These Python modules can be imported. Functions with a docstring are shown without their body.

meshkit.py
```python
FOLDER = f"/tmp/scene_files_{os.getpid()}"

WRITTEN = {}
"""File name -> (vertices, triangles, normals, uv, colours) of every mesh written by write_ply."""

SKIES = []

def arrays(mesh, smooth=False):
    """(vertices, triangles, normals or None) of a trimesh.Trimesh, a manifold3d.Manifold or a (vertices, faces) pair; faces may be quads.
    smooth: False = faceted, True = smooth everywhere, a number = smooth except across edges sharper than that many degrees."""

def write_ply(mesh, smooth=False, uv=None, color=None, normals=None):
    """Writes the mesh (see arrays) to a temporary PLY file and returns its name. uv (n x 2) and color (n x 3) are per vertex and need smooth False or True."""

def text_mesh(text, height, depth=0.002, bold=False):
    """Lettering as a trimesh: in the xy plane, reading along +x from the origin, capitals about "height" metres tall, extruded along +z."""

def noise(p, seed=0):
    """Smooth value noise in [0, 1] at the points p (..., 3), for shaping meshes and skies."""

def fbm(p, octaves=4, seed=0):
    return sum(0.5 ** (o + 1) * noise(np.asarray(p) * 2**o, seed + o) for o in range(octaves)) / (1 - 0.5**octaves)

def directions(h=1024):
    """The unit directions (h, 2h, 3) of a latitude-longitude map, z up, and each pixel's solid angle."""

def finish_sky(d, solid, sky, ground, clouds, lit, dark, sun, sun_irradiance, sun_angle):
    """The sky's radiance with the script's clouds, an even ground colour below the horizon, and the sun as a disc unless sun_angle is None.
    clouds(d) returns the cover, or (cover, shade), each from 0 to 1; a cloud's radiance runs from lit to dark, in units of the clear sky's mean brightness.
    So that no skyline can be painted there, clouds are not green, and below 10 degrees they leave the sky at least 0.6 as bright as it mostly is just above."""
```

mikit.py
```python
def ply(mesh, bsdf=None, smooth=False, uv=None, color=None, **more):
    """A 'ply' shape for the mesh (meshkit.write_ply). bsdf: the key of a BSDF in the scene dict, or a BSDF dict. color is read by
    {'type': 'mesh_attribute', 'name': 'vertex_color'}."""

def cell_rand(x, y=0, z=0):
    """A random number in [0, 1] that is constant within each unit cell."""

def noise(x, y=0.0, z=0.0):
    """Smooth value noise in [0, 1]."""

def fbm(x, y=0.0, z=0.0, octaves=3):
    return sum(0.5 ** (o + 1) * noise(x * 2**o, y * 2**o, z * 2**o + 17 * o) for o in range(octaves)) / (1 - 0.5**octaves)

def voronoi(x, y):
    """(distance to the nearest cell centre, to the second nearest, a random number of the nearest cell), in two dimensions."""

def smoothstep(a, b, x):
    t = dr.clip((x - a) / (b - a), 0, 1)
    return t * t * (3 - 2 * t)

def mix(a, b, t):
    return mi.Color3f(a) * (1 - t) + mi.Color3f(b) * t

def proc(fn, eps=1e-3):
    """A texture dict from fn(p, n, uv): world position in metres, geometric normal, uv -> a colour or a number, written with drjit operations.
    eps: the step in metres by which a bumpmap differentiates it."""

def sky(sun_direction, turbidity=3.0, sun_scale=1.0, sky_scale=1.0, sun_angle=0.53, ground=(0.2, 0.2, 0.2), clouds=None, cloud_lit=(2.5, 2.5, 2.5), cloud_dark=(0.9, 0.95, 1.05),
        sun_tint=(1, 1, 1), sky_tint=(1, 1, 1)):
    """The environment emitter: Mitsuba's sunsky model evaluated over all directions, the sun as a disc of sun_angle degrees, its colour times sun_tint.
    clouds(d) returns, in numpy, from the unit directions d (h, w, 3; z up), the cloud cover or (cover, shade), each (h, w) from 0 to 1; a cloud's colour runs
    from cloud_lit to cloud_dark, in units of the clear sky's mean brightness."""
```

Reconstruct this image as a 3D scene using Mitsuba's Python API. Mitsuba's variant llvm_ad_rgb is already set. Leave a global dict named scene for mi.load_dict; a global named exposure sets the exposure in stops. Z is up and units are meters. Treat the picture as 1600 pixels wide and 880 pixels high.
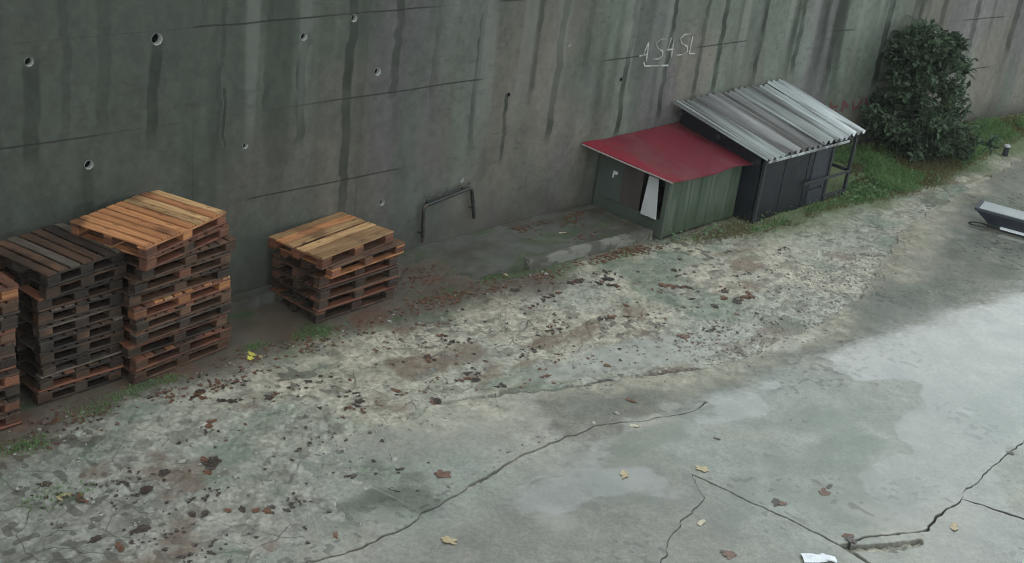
import math, random
import numpy as np
import drjit as dr
import mitsuba as mi
import trimesh
import manifold3d as m3
import shapely
from shapely.geometry import Polygon, LineString, Point
import mikit, meshkit
from mikit import proc, noise, fbm, voronoi, smoothstep, mix, cell_rand

T = mi.ScalarTransform4f
scene, labels = {}, {}

# ------------------------------------------------------------------ camera, sky, exposure
# world: x runs along the retaining wall, the wall face is y = 0, the yard is y < 0, z is up (metres)
CAM = np.array([0.0, -10.8, 6.3])
ROT = np.array([[0.6979, -0.2163, 0.6827], [-0.7057, -0.3629, 0.6085], [0.1161, -0.9064, -0.4061]])  # replaced below
def camera_axes():
    f = 2002.36
    r1 = np.array([2027.0, -617.0, f]); r1 /= np.linalg.norm(r1)      # the wall's direction
    r2 = np.array([-590.0, 4560.0, f]); r2 /= np.linalg.norm(r2)      # straight down
    X, Z = r1, -r2
    return np.stack([X, np.cross(Z, X), Z])
ROT = camera_axes()
FWD, UP = ROT @ [0, 0, 1], -(ROT @ [0, 1, 0])
scene['camera'] = {'type': 'perspective', 'fov': 43.556, 'fov_axis': 'x', 'near_clip': 0.1, 'far_clip': 3000.0,
                   'to_world': T().look_at(origin=CAM.tolist(), target=(CAM + FWD).tolist(), up=UP.tolist())}
scene['sky_light'] = mikit.sky([0.74, 0.44, 0.50], turbidity=4, sun_scale=0.095, sun_angle=44, sun_tint=(0.64, 0.94, 1.42), clouds=lambda d: 1.0,
                               cloud_lit=(2.14, 2.37, 2.44), ground=(0.15, 0.15, 0.14))
exposure = 2.52

# ------------------------------------------------------------------ helpers
used = {}
def key_of(name):
    n = used.get(name, -1) + 1
    used[name] = n
    return name if n == 0 else f'{name}_{n:03d}'
def thing(name, label, cat, group=None, kind=None):
    k = key_of(name)
    labels[k] = {'label': label, 'category': cat}
    if group: labels[k]['group'] = group
    if kind: labels[k]['kind'] = kind
    return k
def put(key, mesh, bsdf, smooth=False, to_world=None, **kw):
    d = mikit.ply(mesh, bsdf, smooth=smooth, **kw)
    if to_world is not None: d['to_world'] = to_world
    scene[key] = d
    return key
def part(parent, name, mesh, bsdf, smooth=False, label=None, **kw):
    k = key_of(parent + '__' + name)
    put(k, mesh, bsdf, smooth, **kw)
    if label: labels[k] = {'label': label}
    return k
def box(x0, x1, y0, y1, z0, z1):
    m = trimesh.creation.box(extents=(x1 - x0, y1 - y0, z1 - z0))
    m.apply_translation(((x0 + x1) / 2, (y0 + y1) / 2, (z0 + z1) / 2))
    return m
def cbox(x0, x1, y0, y1, z0, z1, c=0.006):
    """A box with chamfered edges."""
    pts = []
    for sx in (0, 1):
        for sy in (0, 1):
            for sz in (0, 1):
                p = np.array([(x0, x1)[sx], (y0, y1)[sy], (z0, z1)[sz]])
                s = np.array([1 - 2 * sx, 1 - 2 * sy, 1 - 2 * sz]) * c
                for a in range(3):
                    q = p + s; q[a] = p[a]; pts.append(q)
    return trimesh.convex.convex_hull(np.array(pts))
def tube(points, r, sides=12, caps=True):
    p = np.asarray(points, float)
    t = np.gradient(p, axis=0); t /= np.linalg.norm(t, axis=1, keepdims=True)
    a = np.cross(t, [0.13, 0.98, 0.11]); a /= np.linalg.norm(a, axis=1, keepdims=True)
    b = np.cross(t, a)
    r = np.broadcast_to(r, (len(p),))
    th = np.arange(sides) * 2 * np.pi / sides
    v = p[:, None] + r[:, None, None] * (np.cos(th)[None, :, None] * a[:, None] + np.sin(th)[None, :, None] * b[:, None])
    f = []
    for i in range(len(p) - 1):
        for j in range(sides):
            k = (j + 1) % sides
            f += [[i * sides + j, i * sides + k, (i + 1) * sides + k], [i * sides + j, (i + 1) * sides + k, (i + 1) * sides + j]]
    v = v.reshape(-1, 3)
    if caps:
        n = len(v); v = np.vstack([v, p[:1], p[-1:]])
        e = (len(p) - 1) * sides
        for j in range(sides):
            k = (j + 1) % sides
            f += [[n, k, j], [n + 1, e + j, e + k]]
    return trimesh.Trimesh(v, f, process=False)
def cat(ms): return trimesh.util.concatenate(ms)
rng = np.random.default_rng(7)

# ------------------------------------------------------------------ materials
def principled(color, rough=0.6, spec=0.5, **kw):
    d = {'type': 'principled', 'base_color': color if isinstance(color, dict) else {'type': 'rgb', 'value': list(color)},
         'roughness': rough, 'specular': spec}
    d.update(kw)
    return d
def bumped(b, fn, scale=1.0, eps=2e-3):
    return {'type': 'bumpmap', 'bump_texture': proc(fn, eps), 'scale': scale, 'bsdf': b}
def two(b): return {'type': 'twosided', 'bsdf': b}
def C(r, g, b): return mi.Color3f(r, g, b)

# --- the wall: damp board-marked concrete, mossy streaks that run down from the joints and pipes
STREAKS = [  # x, z bottom, z top, half width, strength
    (5.33, 2.10, 3.0, .070, .55), (5.66, 2.3, 4.2, .040, .4), (6.05, 2.4, 4.2, .06, .35), (6.60, 2.15, 3.1, .055, .65), (7.36, 1.9, 4.2, .028, .4),
    (7.43, 1.9, 2.5, .016, .6), (7.95, 2.2, 4.2, .035, .5), (8.40, 1.85, 3.0, .050, .8), (9.05, 0.9, 4.2, .055, 1.0), (9.72, 2.2, 4.2, .05, .6),
    (10.33, 2.1, 4.2, .03, .35), (11.08, 1.35, 4.2, .04, .5), (11.68, 1.15, 1.96, .028, .75), (12.09, 1.9, 4.2, .05, .5), (12.58, 1.3, 4.2, .055, .75),
    (13.11, 2.2, 4.2, .05, .35), (14.04, 1.1, 4.2, .045, .8), (14.96, 1.3, 4.2, .045, .65), (15.76, 1.5, 4.2, .045, .5), (16.25, 1.5, 4.2, .05, .65),
    (17.33, 1.5, 4.2, .05, .6), (18.40, 1.6, 4.2, .05, .6), (19.36, 1.3, 4.2, .06, .6), (20.80, 1.2, 4.2, .07, .7), (22.46, 1.7, 4.2, .07, .6),
    (25.05, 1.5, 4.2, .08, .5), (5.88, 1.4, 1.92, .05, .5), (23.6, 1.6, 4.2, .07, .5), (26.4, 1.7, 4.2, .08, .5), (21.6, 1.9, 4.2, .06, .5)]
def wall_streaks(x, z):
    w = x + 0.05 * (noise(z * 2.3, x * 0.7) - 0.5) + 0.045 * (noise(z * 9, x * 3) - 0.5)
    s = mi.Float(0)
    for xs, z0, z1, hw, k in STREAKS:
        across = 1 - smoothstep(hw * 0.85, hw * 1.45, dr.abs(w - xs))
        down = smoothstep(z0 - 0.25, z0 + 0.12, z) * (1 - smoothstep(z1 - 0.02, z1 + 0.02, z))
        s = dr.maximum(s, across * down * (dr.minimum(1.0, k * dr.select(mi.Float(x) > 13.5, 1.55, 1.3))) * (0.55 + 0.45 * noise(z * 5, xs * 3)))
    # many fine runs, more of them further along the wall
    fine = smoothstep(0.54, 0.76, fbm(x * 3.7 + 0.1 * noise(z * 2, x), z * 0.22, octaves=2)) * smoothstep(0.7, 2.6, z + 0.9 * noise(x * 2.3, 5))
    return dr.maximum(s, fine * (0.45 + 0.45 * smoothstep(12, 20, x)))
def wall_color(p, n, uv):
    x, z = p.x, p.z
    big = fbm(x * 0.45, z * 0.5, 3.0, octaves=3)
    band = fbm(x * 1.5, z * 0.10, 9.0, octaves=3)                                                               # runs of water, top to bottom
    col = mix(C(.134, .124, .102), C(.098, .110, .088), smoothstep(0.42, 0.66, big + 0.12 * (z - 1.7)))       # grey-brown below, greenish above
    col = mix(col, C(.122, .112, .116), smoothstep(0.54, 0.68, fbm(x * 0.9 + 7, z * 0.22, 9.0, octaves=2)) * 0.7)   # mauve-grey bands
    col = mix(col, C(.118, .140, .114), smoothstep(0.55, 0.70, fbm(x * 1.1 + 3, z * 0.30, 1.0, octaves=2)) * 0.6)
    col = col * (0.72 + 0.56 * band)
    col = col * (0.86 + 0.28 * fbm(x * 5, z * 1.6, 2.0, octaves=3)) * (0.93 + 0.14 * noise(x * 38, z * 38))
    col = col * (0.60 + 0.74 * smoothstep(5, 20, x))                                                             # damper towards the left end
    col = mix(col, C(.015, .021, .013), wall_streaks(x, z) * 0.92)
    col = col * (0.80 + 0.40 * fbm(x * 13, z * 10, 6.0, octaves=3))
    pale = smoothstep(0.60, 0.74, fbm(x * 3.1 + 30, z * 0.16, 4.0, octaves=2)) * smoothstep(1.0, 2.6, z) * (0.4 + 0.6 * smoothstep(11, 19, x))
    col = mix(col, C(.22, .225, .20), pale * 0.75)                                                             # lime runs
    foot = (1 - smoothstep(0.0, 0.8, z + 0.5 * (fbm(x * 1.6, z * 2.5, 8.0, octaves=2) - 0.5)))
    col = mix(col, C(.050, .046, .037), foot * 0.65)                                                             # splash dirt at the foot
    for zj in (1.22, 2.20, 3.16):                                                                               # dirt lodged in stretches of the lift joints
        j = (1 - smoothstep(0.004, 0.016, dr.abs(z - zj + 0.02 * (noise(x * 2.5, zj) - 0.5)))) * smoothstep(0.50, 0.60, noise(x * 0.9 + zj * 7, zj))
        col = mix(col, C(.025, .025, .02), j * 0.8)
    specks = smoothstep(0.72, 0.82, fbm(x * 6, z * 16, 5.0, octaves=2)) * smoothstep(0.52, 0.66, noise(x * 0.8, z * 0.9, 2.0))
    return mix(col, C(.035, .035, .03), specks * 0.25)
def wall_bump(p, n, uv):
    x, z = p.x, p.z
    board = dr.abs(x / 0.16 - dr.floor(x / 0.16) - 0.5)
    return 0.006 * fbm(x * 3, z * 3, p.y * 3, octaves=4) + 0.004 * fbm(x * 19, z * 19, 2.0, octaves=3) + 0.0010 * smoothstep(0.44, 0.5, board)
scene['concrete_wall'] = two(bumped(principled(proc(wall_color), proc(lambda p, n, uv: 0.45 + 0.35 * noise(p.x * 1.2, p.z * 0.8)), 0.4), wall_bump))

# --- the yard
def dirt_amount(x, y):
    w = 0.9 * (fbm(x * 0.9, y * 1.3, 1.0, octaves=3) - 0.5)
    edge = -1.25 - 0.35 * (1 - smoothstep(4.0, 7.0, x)) - 0.18 * smoothstep(8.5, 9.5, x) * (1 - smoothstep(11, 12.5, x))
    return smoothstep(edge - 0.35, edge + 0.30, y + w) * (1 - 0.6 * smoothstep(14.5, 16, x))
def ground_color(p, n, uv):
    x, y = p.x, p.y
    col = mix(C(.350, .318, .250), C(.292, .284, .232), smoothstep(.35, .65, fbm(x * .8, y * 1.1, 2.0, octaves=3)))
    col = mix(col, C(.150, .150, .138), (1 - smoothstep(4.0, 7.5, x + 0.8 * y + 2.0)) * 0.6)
    col = col * (0.62 + 0.76 * fbm(x * 9, y * 9, 3.0, octaves=4))
    col = col * (0.74 + 0.52 * noise(x * 31, y * 31, 4.0)) * (0.84 + 0.32 * noise(x * 83, y * 83, 1.0))
    wx, wy = x + 0.42 * (fbm(x * 2.2, y * 2.2, octaves=3) - 0.5), y + 0.42 * (fbm(x * 2.2, y * 2.2, 7.0, octaves=3) - 0.5)
    d1, d2, r = voronoi(wx * 2.9, wy * 3.6)
    crack = (1 - smoothstep(0.0, 0.055, d2 - d1)) * smoothstep(0.45, 0.62, fbm(x * 1.3, y * 1.3, 11.0, octaves=3))
    col = mix(col, C(.050, .046, .036), crack * 0.75)
    chip = smoothstep(0.60, 0.68, fbm(x * 5.5, y * 7.5, 61.0, octaves=3))
    col = mix(col, C(.085, .078, .062), chip * 0.45)                                     # worn hollows holding wet dirt
    pits = smoothstep(0.66, 0.74, noise(x * 13, y * 13, 1.0)) * smoothstep(0.40, 0.62, fbm(x * 1.1, y * 1.1, 6.0, octaves=2))
    col = mix(col, C(.060, .055, .044), pits * 0.7)
    ex, ey = (x - 10.7) / 1.7, (y + 3.42 + .16 * (x - 10.7)) / .36
    skim = 1 - smoothstep(.55, 1.1, dr.sqrt(ex * ex + ey * ey) + 0.7 * (fbm(x * 2.3, y * 2.3, 81.0, octaves=2) - 0.5))
    col = mix(col, C(.300, .298, .265) * (0.75 + 0.5 * fbm(x * 7, y * 7, 9.0, octaves=3)), skim * 0.85)        # patch of smooth cement
    rust = smoothstep(0.60, 0.76, fbm(x * 1.7, y * 2.3, 15.0, octaves=3))
    col = mix(col, C(.130, .080, .056), rust * 0.65)                                     # leaf tannin stains
    green = smoothstep(0.56, 0.74, fbm(x * 1.2, y * 1.6, 21.0, octaves=3))
    col = mix(col, C(.125, .165, .120), green * 0.6)                                     # algae
    d = dirt_amount(x, y)
    soil = mix(C(.080, .060, .044), C(.110, .092, .072), fbm(x * 4, y * 4, 8.0, octaves=3))
    soil = mix(soil, C(.110, .058, .040), smoothstep(.6, .75, fbm(x * 2.2, y * 3, 31.0, octaves=2)) * 0.7)
    soil = mix(soil, C(.045, .075, .030), smoothstep(.60, .72, fbm(x * 1.9, y * 2.4, 41.0, octaves=3)) * 0.7)
    col = mix(col, soil, d)
    bank = smoothstep(14.2, 16.5, x) * smoothstep(-2.5, -1.8, y + 0.7 * (fbm(x * 1.1, y * 1.1, 51.0, octaves=2) - 0.5))
    return mix(col, C(.085, .115, .046), bank * 0.9)
def ground_rough(p, n, uv):
    wet = fbm(p.x * 0.9, p.y * 1.2, 5.0, octaves=3)
    bank = smoothstep(14.2, 16.5, p.x) * smoothstep(-2.5, -1.8, p.y)
    return 0.62 - 0.34 * smoothstep(0.42, 0.66, wet) * (1 - bank) + 0.25 * bank
def ground_bump(p, n, uv):
    return 0.009 * fbm(p.x * 14, p.y * 14, 2.0, octaves=4) + 0.004 * noise(p.x * 90, p.y * 90)
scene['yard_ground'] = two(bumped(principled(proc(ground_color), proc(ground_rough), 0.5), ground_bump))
def slab_color(p, n, uv):
    x, y = p.x, p.y
    col = mix(C(.220, .209, .176), C(.186, .194, .165), smoothstep(.35, .65, fbm(x * .7, y * .9, 4.0, octaves=3)))
    brown = (1 - smoothstep(8.2, 9.6, x + 0.9 * (fbm(x * 1.4, y * 1.4, 2.0, octaves=2) - 0.5))) * (1 - smoothstep(-4.9, -4.2, y))
    col = mix(col, C(.132, .122, .100), brown * 0.85)
    col = col * (0.74 + 0.52 * fbm(x * 5, y * 5, 3.0, octaves=4)) * (0.84 + 0.32 * noise(x * 60, y * 60)) * (0.90 + 0.2 * noise(x * 27, y * 27, 3.0))
    col = mix(col, C(.105, .125, .098), smoothstep(.58, .74, fbm(x * 1.1, y * 1.5, 12.0, octaves=3)) * 0.55)
    col = mix(col, C(.265, .255, .225), smoothstep(.62, .78, fbm(x * 1.4, y * 0.8, 22.0, octaves=3)) * 0.5)
    col = mix(col, C(.070, .070, .058), smoothstep(.72, .80, noise(x * 17, y * 17, 9.0)) * smoothstep(.5, .65, fbm(x * 1.2, y * 1.2, 33.0, octaves=2)) * 0.6)
    col = col * (1.08 - 0.30 * film(x, y))                                                # wet concrete is darker
    ye = dr.select(x < 11.1, -2.63 - .304 * (x - 6.27), dr.select(x < 13.8, -4.10, -4.10 + .235 * (x - 13.8)))
    worn = 1 - smoothstep(-0.05, 0.55, (ye - y) + 1.1 * (fbm(x * 1.7, y * 1.7, 71.0, octaves=3) - 0.5))
    grit = C(.305, .280, .222) * (0.55 + 0.9 * fbm(x * 9, y * 9, 3.0, octaves=4)) * (0.78 + 0.44 * noise(x * 31, y * 31, 4.0))
    return mix(col, grit, worn * 0.85)
def film(x, y):
    """Where water stands on the slabs, 0 to 1, more of it towards the low right-hand side."""
    return smoothstep(0.455, 0.55, fbm(x * 0.75, y * 1.05, 17.0, octaves=4) + 0.045 * (x - 10.6))
def slab_rough(p, n, uv):
    x, y = p.x, p.y
    return 0.50 - 0.41 * film(x, y) + 0.10 * (noise(x * 21, y * 21) - 0.5)
def slab_bump(p, n, uv):
    x, y = p.x, p.y
    return 0.006 * fbm(x * 1.3, y * 1.3, 1.0, octaves=2) + (1.02 - film(x, y)) * 0.0040 * fbm(x * 22, y * 22, 4.0, octaves=3)
scene['wet_slab'] = two(bumped(principled(proc(slab_color), proc(slab_rough), 0.5, clearcoat=.9, clearcoat_gloss=.85), slab_bump))
def ledge_color(p, n, uv):
    x, y, z = p.x, p.y, p.z
    col = mix(C(.085, .085, .072), C(.068, .062, .050), smoothstep(.4, .6, fbm(x * 1.5, y * 2, 3.0, octaves=3)))
    col = col * (0.7 + 0.6 * fbm(x * 8, y * 8, z * 8, octaves=4))
    col = mix(col, C(.055, .075, .035), smoothstep(.58, .7, fbm(x * 2.1, y * 3, 9.0, octaves=2)) * .6)
    return mix(col, C(.150, .145, .125), smoothstep(.45, .8, fbm(x * 5, y * 7, 19.0, octaves=4)) * .35)
scene['ledge_concrete'] = two(bumped(principled(proc(ledge_color), 0.5, 0.5), lambda p, n, uv: 0.012 * fbm(p.x * 9, p.y * 9, p.z * 9, octaves=4)))
scene['kerb_concrete'] = two(bumped(principled(proc(lambda p, n, uv: mix(C(.20, .195, .17), C(.095, .09, .075), smoothstep(.40, .62, fbm(p.x * 4, p.y * 9, p.z * 9, octaves=3)))), .5, .5), lambda p, n, uv: 0.012 * fbm(p.x * 9, p.y * 9, p.z * 9, octaves=4)))
scene['soil_dark'] = two(principled((.06, .06, .045), 0.8, 0.3))

# --- wood: grain runs along u; each board has its own uv offset
def wood(a, b, c, rough):
    def color(p, n, uv):
        u, v = uv.x, uv.y
        tone = cell_rand(dr.floor(u / 10.0), 3, 1)
        g = fbm(u * 2.6, v * 70, 3.0, octaves=3)
        col = mix(C(*a), C(*b), smoothstep(.25, .75, g))
        col = col * (0.62 + 0.76 * tone)
        col = mix(col, C(*c), smoothstep(.42, .70, fbm(p.x * 3.1, p.y * 3.1, p.z * 4.0, octaves=3)) * 0.85)
        knot = 1 - smoothstep(.05, .12, voronoi(u * 2.2, v * 9)[0])
        return mix(col, C(*c) * 0.6, knot * 0.7)
    return two(bumped(principled(proc(color), rough, 0.45), lambda p, n, uv: 0.0022 * fbm(uv.x * 5, uv.y * 110, 1.0, octaves=2)))
WOODS = {
    'wood_orange': wood((.44, .200, .085), (.30, .120, .050), (.11, .046, .024), .5),
    'wood_honey': wood((.47, .29, .140), (.33, .175, .080), (.13, .065, .034), .5),
    'wood_red': wood((.20, .080, .046), (.135, .052, .032), (.060, .030, .021), .5),
    'wood_brown': wood((.112, .060, .036), (.076, .040, .025), (.034, .022, .016), .5),
    'wood_dark': wood((.052, .034, .024), (.036, .024, .018), (.018, .014, .012), .5),
    'wood_grey': wood((.150, .118, .092), (.095, .074, .058), (.040, .032, .026), .55)}
scene.update(WOODS)

# --- sheds
def green_paint(p, n, uv):
    s = fbm(p.x * 9 + p.y * 9, p.z * 0.9, 2.0, octaves=3)
    col = mix(C(.050, .074, .047), C(.078, .102, .072), smoothstep(.35, .65, s))
    col = mix(col, C(.125, .140, .110), smoothstep(.6, .72, fbm(p.x * 14 + p.y * 14, p.z * .6, 7.0, octaves=2)) * .5)
    foot = 1 - smoothstep(.05, .5, p.z + .35 * (fbm(p.x * 5 + p.y * 5, p.z * 3, 1.0, octaves=2) - .5))
    return mix(col, C(.045, .065, .032), foot * .7)
scene['green_paint'] = two(bumped(principled(proc(green_paint), .6, .4), lambda p, n, uv: .004 * fbm(p.x * 12 + p.y * 12, p.z * 1.5, 1.0, octaves=2)))
scene['green_dark'] = two(principled(proc(lambda p, n, uv: mix(C(.048, .066, .050), C(.075, .088, .070), fbm(p.x * 5 + p.y * 5, p.z * 3, 2.0, octaves=3))), .65, .35))
scene['brown_board'] = two(principled(proc(lambda p, n, uv: mix(C(.060, .048, .042), C(.085, .072, .064), fbm(p.y * 8, p.z * 2, 2.0, octaves=3))), .65, .35))
scene['grey_board'] = two(principled(proc(lambda p, n, uv: mix(C(.085, .098, .085), C(.060, .075, .062), fbm(p.y * 6, p.z * 3, 2.0, octaves=3))), .65, .35))
scene['white_board'] = two(principled(proc(lambda p, n, uv: C(.50, .51, .50) * (0.80 + .2 * fbm(p.y * 5, p.z * 5, 2.0, octaves=3))), .5, .4))
scene['white_plastic'] = two(principled((.72, .74, .76), .35, .5))
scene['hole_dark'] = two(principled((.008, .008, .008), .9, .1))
def red_color(p, n, uv):
    c = mix(C(.165, .018, .028), C(.120, .020, .030), fbm(p.x * 2.2, p.y * 2.2, 3.0, octaves=4))
    c = mix(c, C(.23, .016, .030), (1 - smoothstep(13.5, 13.95, p.x + .3 * (noise(p.x * 5, p.y * 5) - .5))) * .7)
    return mix(c, C(.14, .05, .05), smoothstep(.52, .74, fbm(p.x * 4, p.y * 2.0, 13.0, octaves=4)) * .5)
scene['red_sheet'] = two(bumped(principled(proc(red_color), .55, .22), lambda p, n, uv: .022 * fbm(p.x * 3.5, p.y * 2.5, 2.0, octaves=4)))
scene['pale_edge'] = two(principled((.27, .22, .20), .6, .4))
def zinc(v, seed, tint=(1, 1, 1)):
    def color(p, n, uv):
        g = fbm(p.x * 5, p.y * 1.3, seed, octaves=3)
        c = C(v * tint[0], v * tint[1], v * tint[2]) * (0.55 + 0.9 * g)
        c = c * (0.55 + 0.9 * fbm(p.x * 13 + p.y * .9, p.y * 0.35, seed + 9, octaves=2))
        return mix(c, C(.06, .052, .045), smoothstep(.50, .70, fbm(p.x * 11 + p.y * .8, p.y * 0.5, seed + 5, octaves=3)) * .75)
    return two(principled(proc(color), .36, .6, metallic=.35))
scene['zinc_dark'] = zinc(.24, 1.0, (1, .98, .98)); scene['zinc_mid'] = zinc(.30, 2.0, (.93, 1, .97)); scene['zinc_light'] = zinc(.40, 3.0, (.94, 1, .99))
scene['zinc_pale'] = zinc(.50, 4.0, (.95, 1.0, 1.0))
def tarp_color(p, n, uv):
    return mix(C(.007, .009, .013), C(.013, .016, .022), fbm(p.x * 3, p.z * 5, 2.0, octaves=3))
scene['tarp_dark'] = two(bumped(principled(proc(tarp_color), .5, .4), lambda p, n, uv: .03 * fbm(p.x * 2.5, p.z * 1.5, 2.0, octaves=3)))
scene['tarp_grey'] = two(bumped(principled((.036, .040, .048), .6, .3), lambda p, n, uv: .02 * fbm(p.x * 4, p.z * 2, 2.0, octaves=3)))
scene['post_dark'] = two(principled((.030, .032, .034), .6, .4))
scene['pipe_black'] = two(principled(proc(lambda p, n, uv: mix(C(.020, .022, .021), C(.06, .042, .032), smoothstep(.6, .75, fbm(p.x * 14, p.z * 14, 2.0, octaves=2)))), .4, .5))
scene['pvc_pale'] = two(principled((.48, .49, .46), .45, .5))
scene['chalk'] = two(principled(proc(lambda p, n, uv: mix(C(.44, .45, .42), C(.24, .245, .225), smoothstep(.4, .65, fbm(p.x * 14, p.z * 14, 2.0, octaves=2)))), .9, .1))
scene['red_spray'] = two(principled((.17, .065, .065), .8, .2))
scene['tray_paint'] = two(principled(proc(lambda p, n, uv: mix(C(.022, .026, .040), C(.040, .045, .060), fbm(p.x * 4, p.y * 4, p.z * 6, octaves=3))), .35, .5))
scene['tray_deck'] = two(principled(proc(lambda p, n, uv: mix(C(.26, .28, .28), C(.36, .38, .38), fbm(p.x * 3, p.y * 3, 2.0, octaves=3))), .25, .5))

# --- plants and leaves
def leafy(a, b, scale=2.5, rough=.4, trans=.5):
    def color(p, n, uv):
        r = cell_rand(dr.floor(p.x * 23), dr.floor(p.y * 23), dr.floor(p.z * 23))
        return mix(C(*a), C(*b), dr.clip(fbm(p.x * scale, p.y * scale, p.z * scale, octaves=2) * 0.6 + 0.5 * r - 0.05, 0, 1))
    return {'type': 'principledthin', 'base_color': proc(color), 'roughness': rough, 'diff_trans': trans, 'eta': 1.45, 'spec_trans': 0.0}
scene['bush_leaf'] = leafy((.014, .034, .026), (.150, .200, .120), rough=.24, trans=.3)
scene['grass_blade'] = leafy((.095, .195, .070), (.205, .285, .125), 1.2, .6, .6)
scene['grass_dry'] = leafy((.100, .105, .045), (.20, .17, .085), 1.2, .6, .6)
scene['weed_leaf'] = leafy((.075, .150, .070), (.20, .28, .15), 4, .4, .5)
scene['bark'] = two(principled((.06, .05, .04), .8, .3))
def litter(a, b, rough=.4): return two(principled(proc(lambda p, n, uv: mix(C(*a), C(*b), fbm(p.x * 30, p.y * 30, 2.0, octaves=2))), rough, .5))
scene['leaf_black'] = litter((.028, .022, .018), (.060, .042, .032))
scene['leaf_brown'] = litter((.085, .038, .022), (.145, .070, .040))
scene['leaf_tan'] = litter((.30, .22, .12), (.42, .34, .20))
scene['leaf_yellow'] = litter((.50, .42, .05), (.62, .56, .14))
scene['leaf_pale'] = litter((.48, .44, .34), (.36, .30, .20))
scene['pebble'] = two(principled(proc(lambda p, n, uv: C(.23, .22, .19) * (0.35 + 1.1 * cell_rand(dr.floor(p.x * 31), dr.floor(p.y * 31), 2))), .5, .5))

# ------------------------------------------------------------------ the ground
def poly(pts): return np.array(pts, float)
def rough_line(pts, amp=.025, step=.03, seed=0):
    """A polyline, resampled and broken up like the edge of a fracture."""
    l = LineString(pts)
    s = np.linspace(0, l.length, max(2, int(l.length / step)))
    q = np.array([l.interpolate(t).coords[0] for t in s])
    t = np.gradient(q, axis=0); t /= np.linalg.norm(t, axis=1, keepdims=True)
    nrm = np.stack([-t[:, 1], t[:, 0]], 1)
    k = np.stack([s, s * 0 + seed * 3.1, s * 0], 1)
    d = (meshkit.fbm(k * 3.5, 3, seed) - .5) * 2 * amp * 1.6 + (meshkit.noise(k * 17, seed + 9) - .5) * amp * .9 + (meshkit.noise(k * 9, seed + 6) - .5) * amp * 1.4 + (meshkit.noise(k * 31, seed + 4) - .5) * .018
    d[0] = d[-1] = 0
    return q + nrm * d[:, None]
A = rough_line([(6.0, -2.62), (6.27, -2.63), (6.87, -2.90), (7.39, -3.04), (7.91, -3.02), (8.39, -3.11), (9.14, -3.45), (9.90, -3.67), (10.61, -3.91), (11.07, -4.09)], .03, seed=1)
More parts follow.
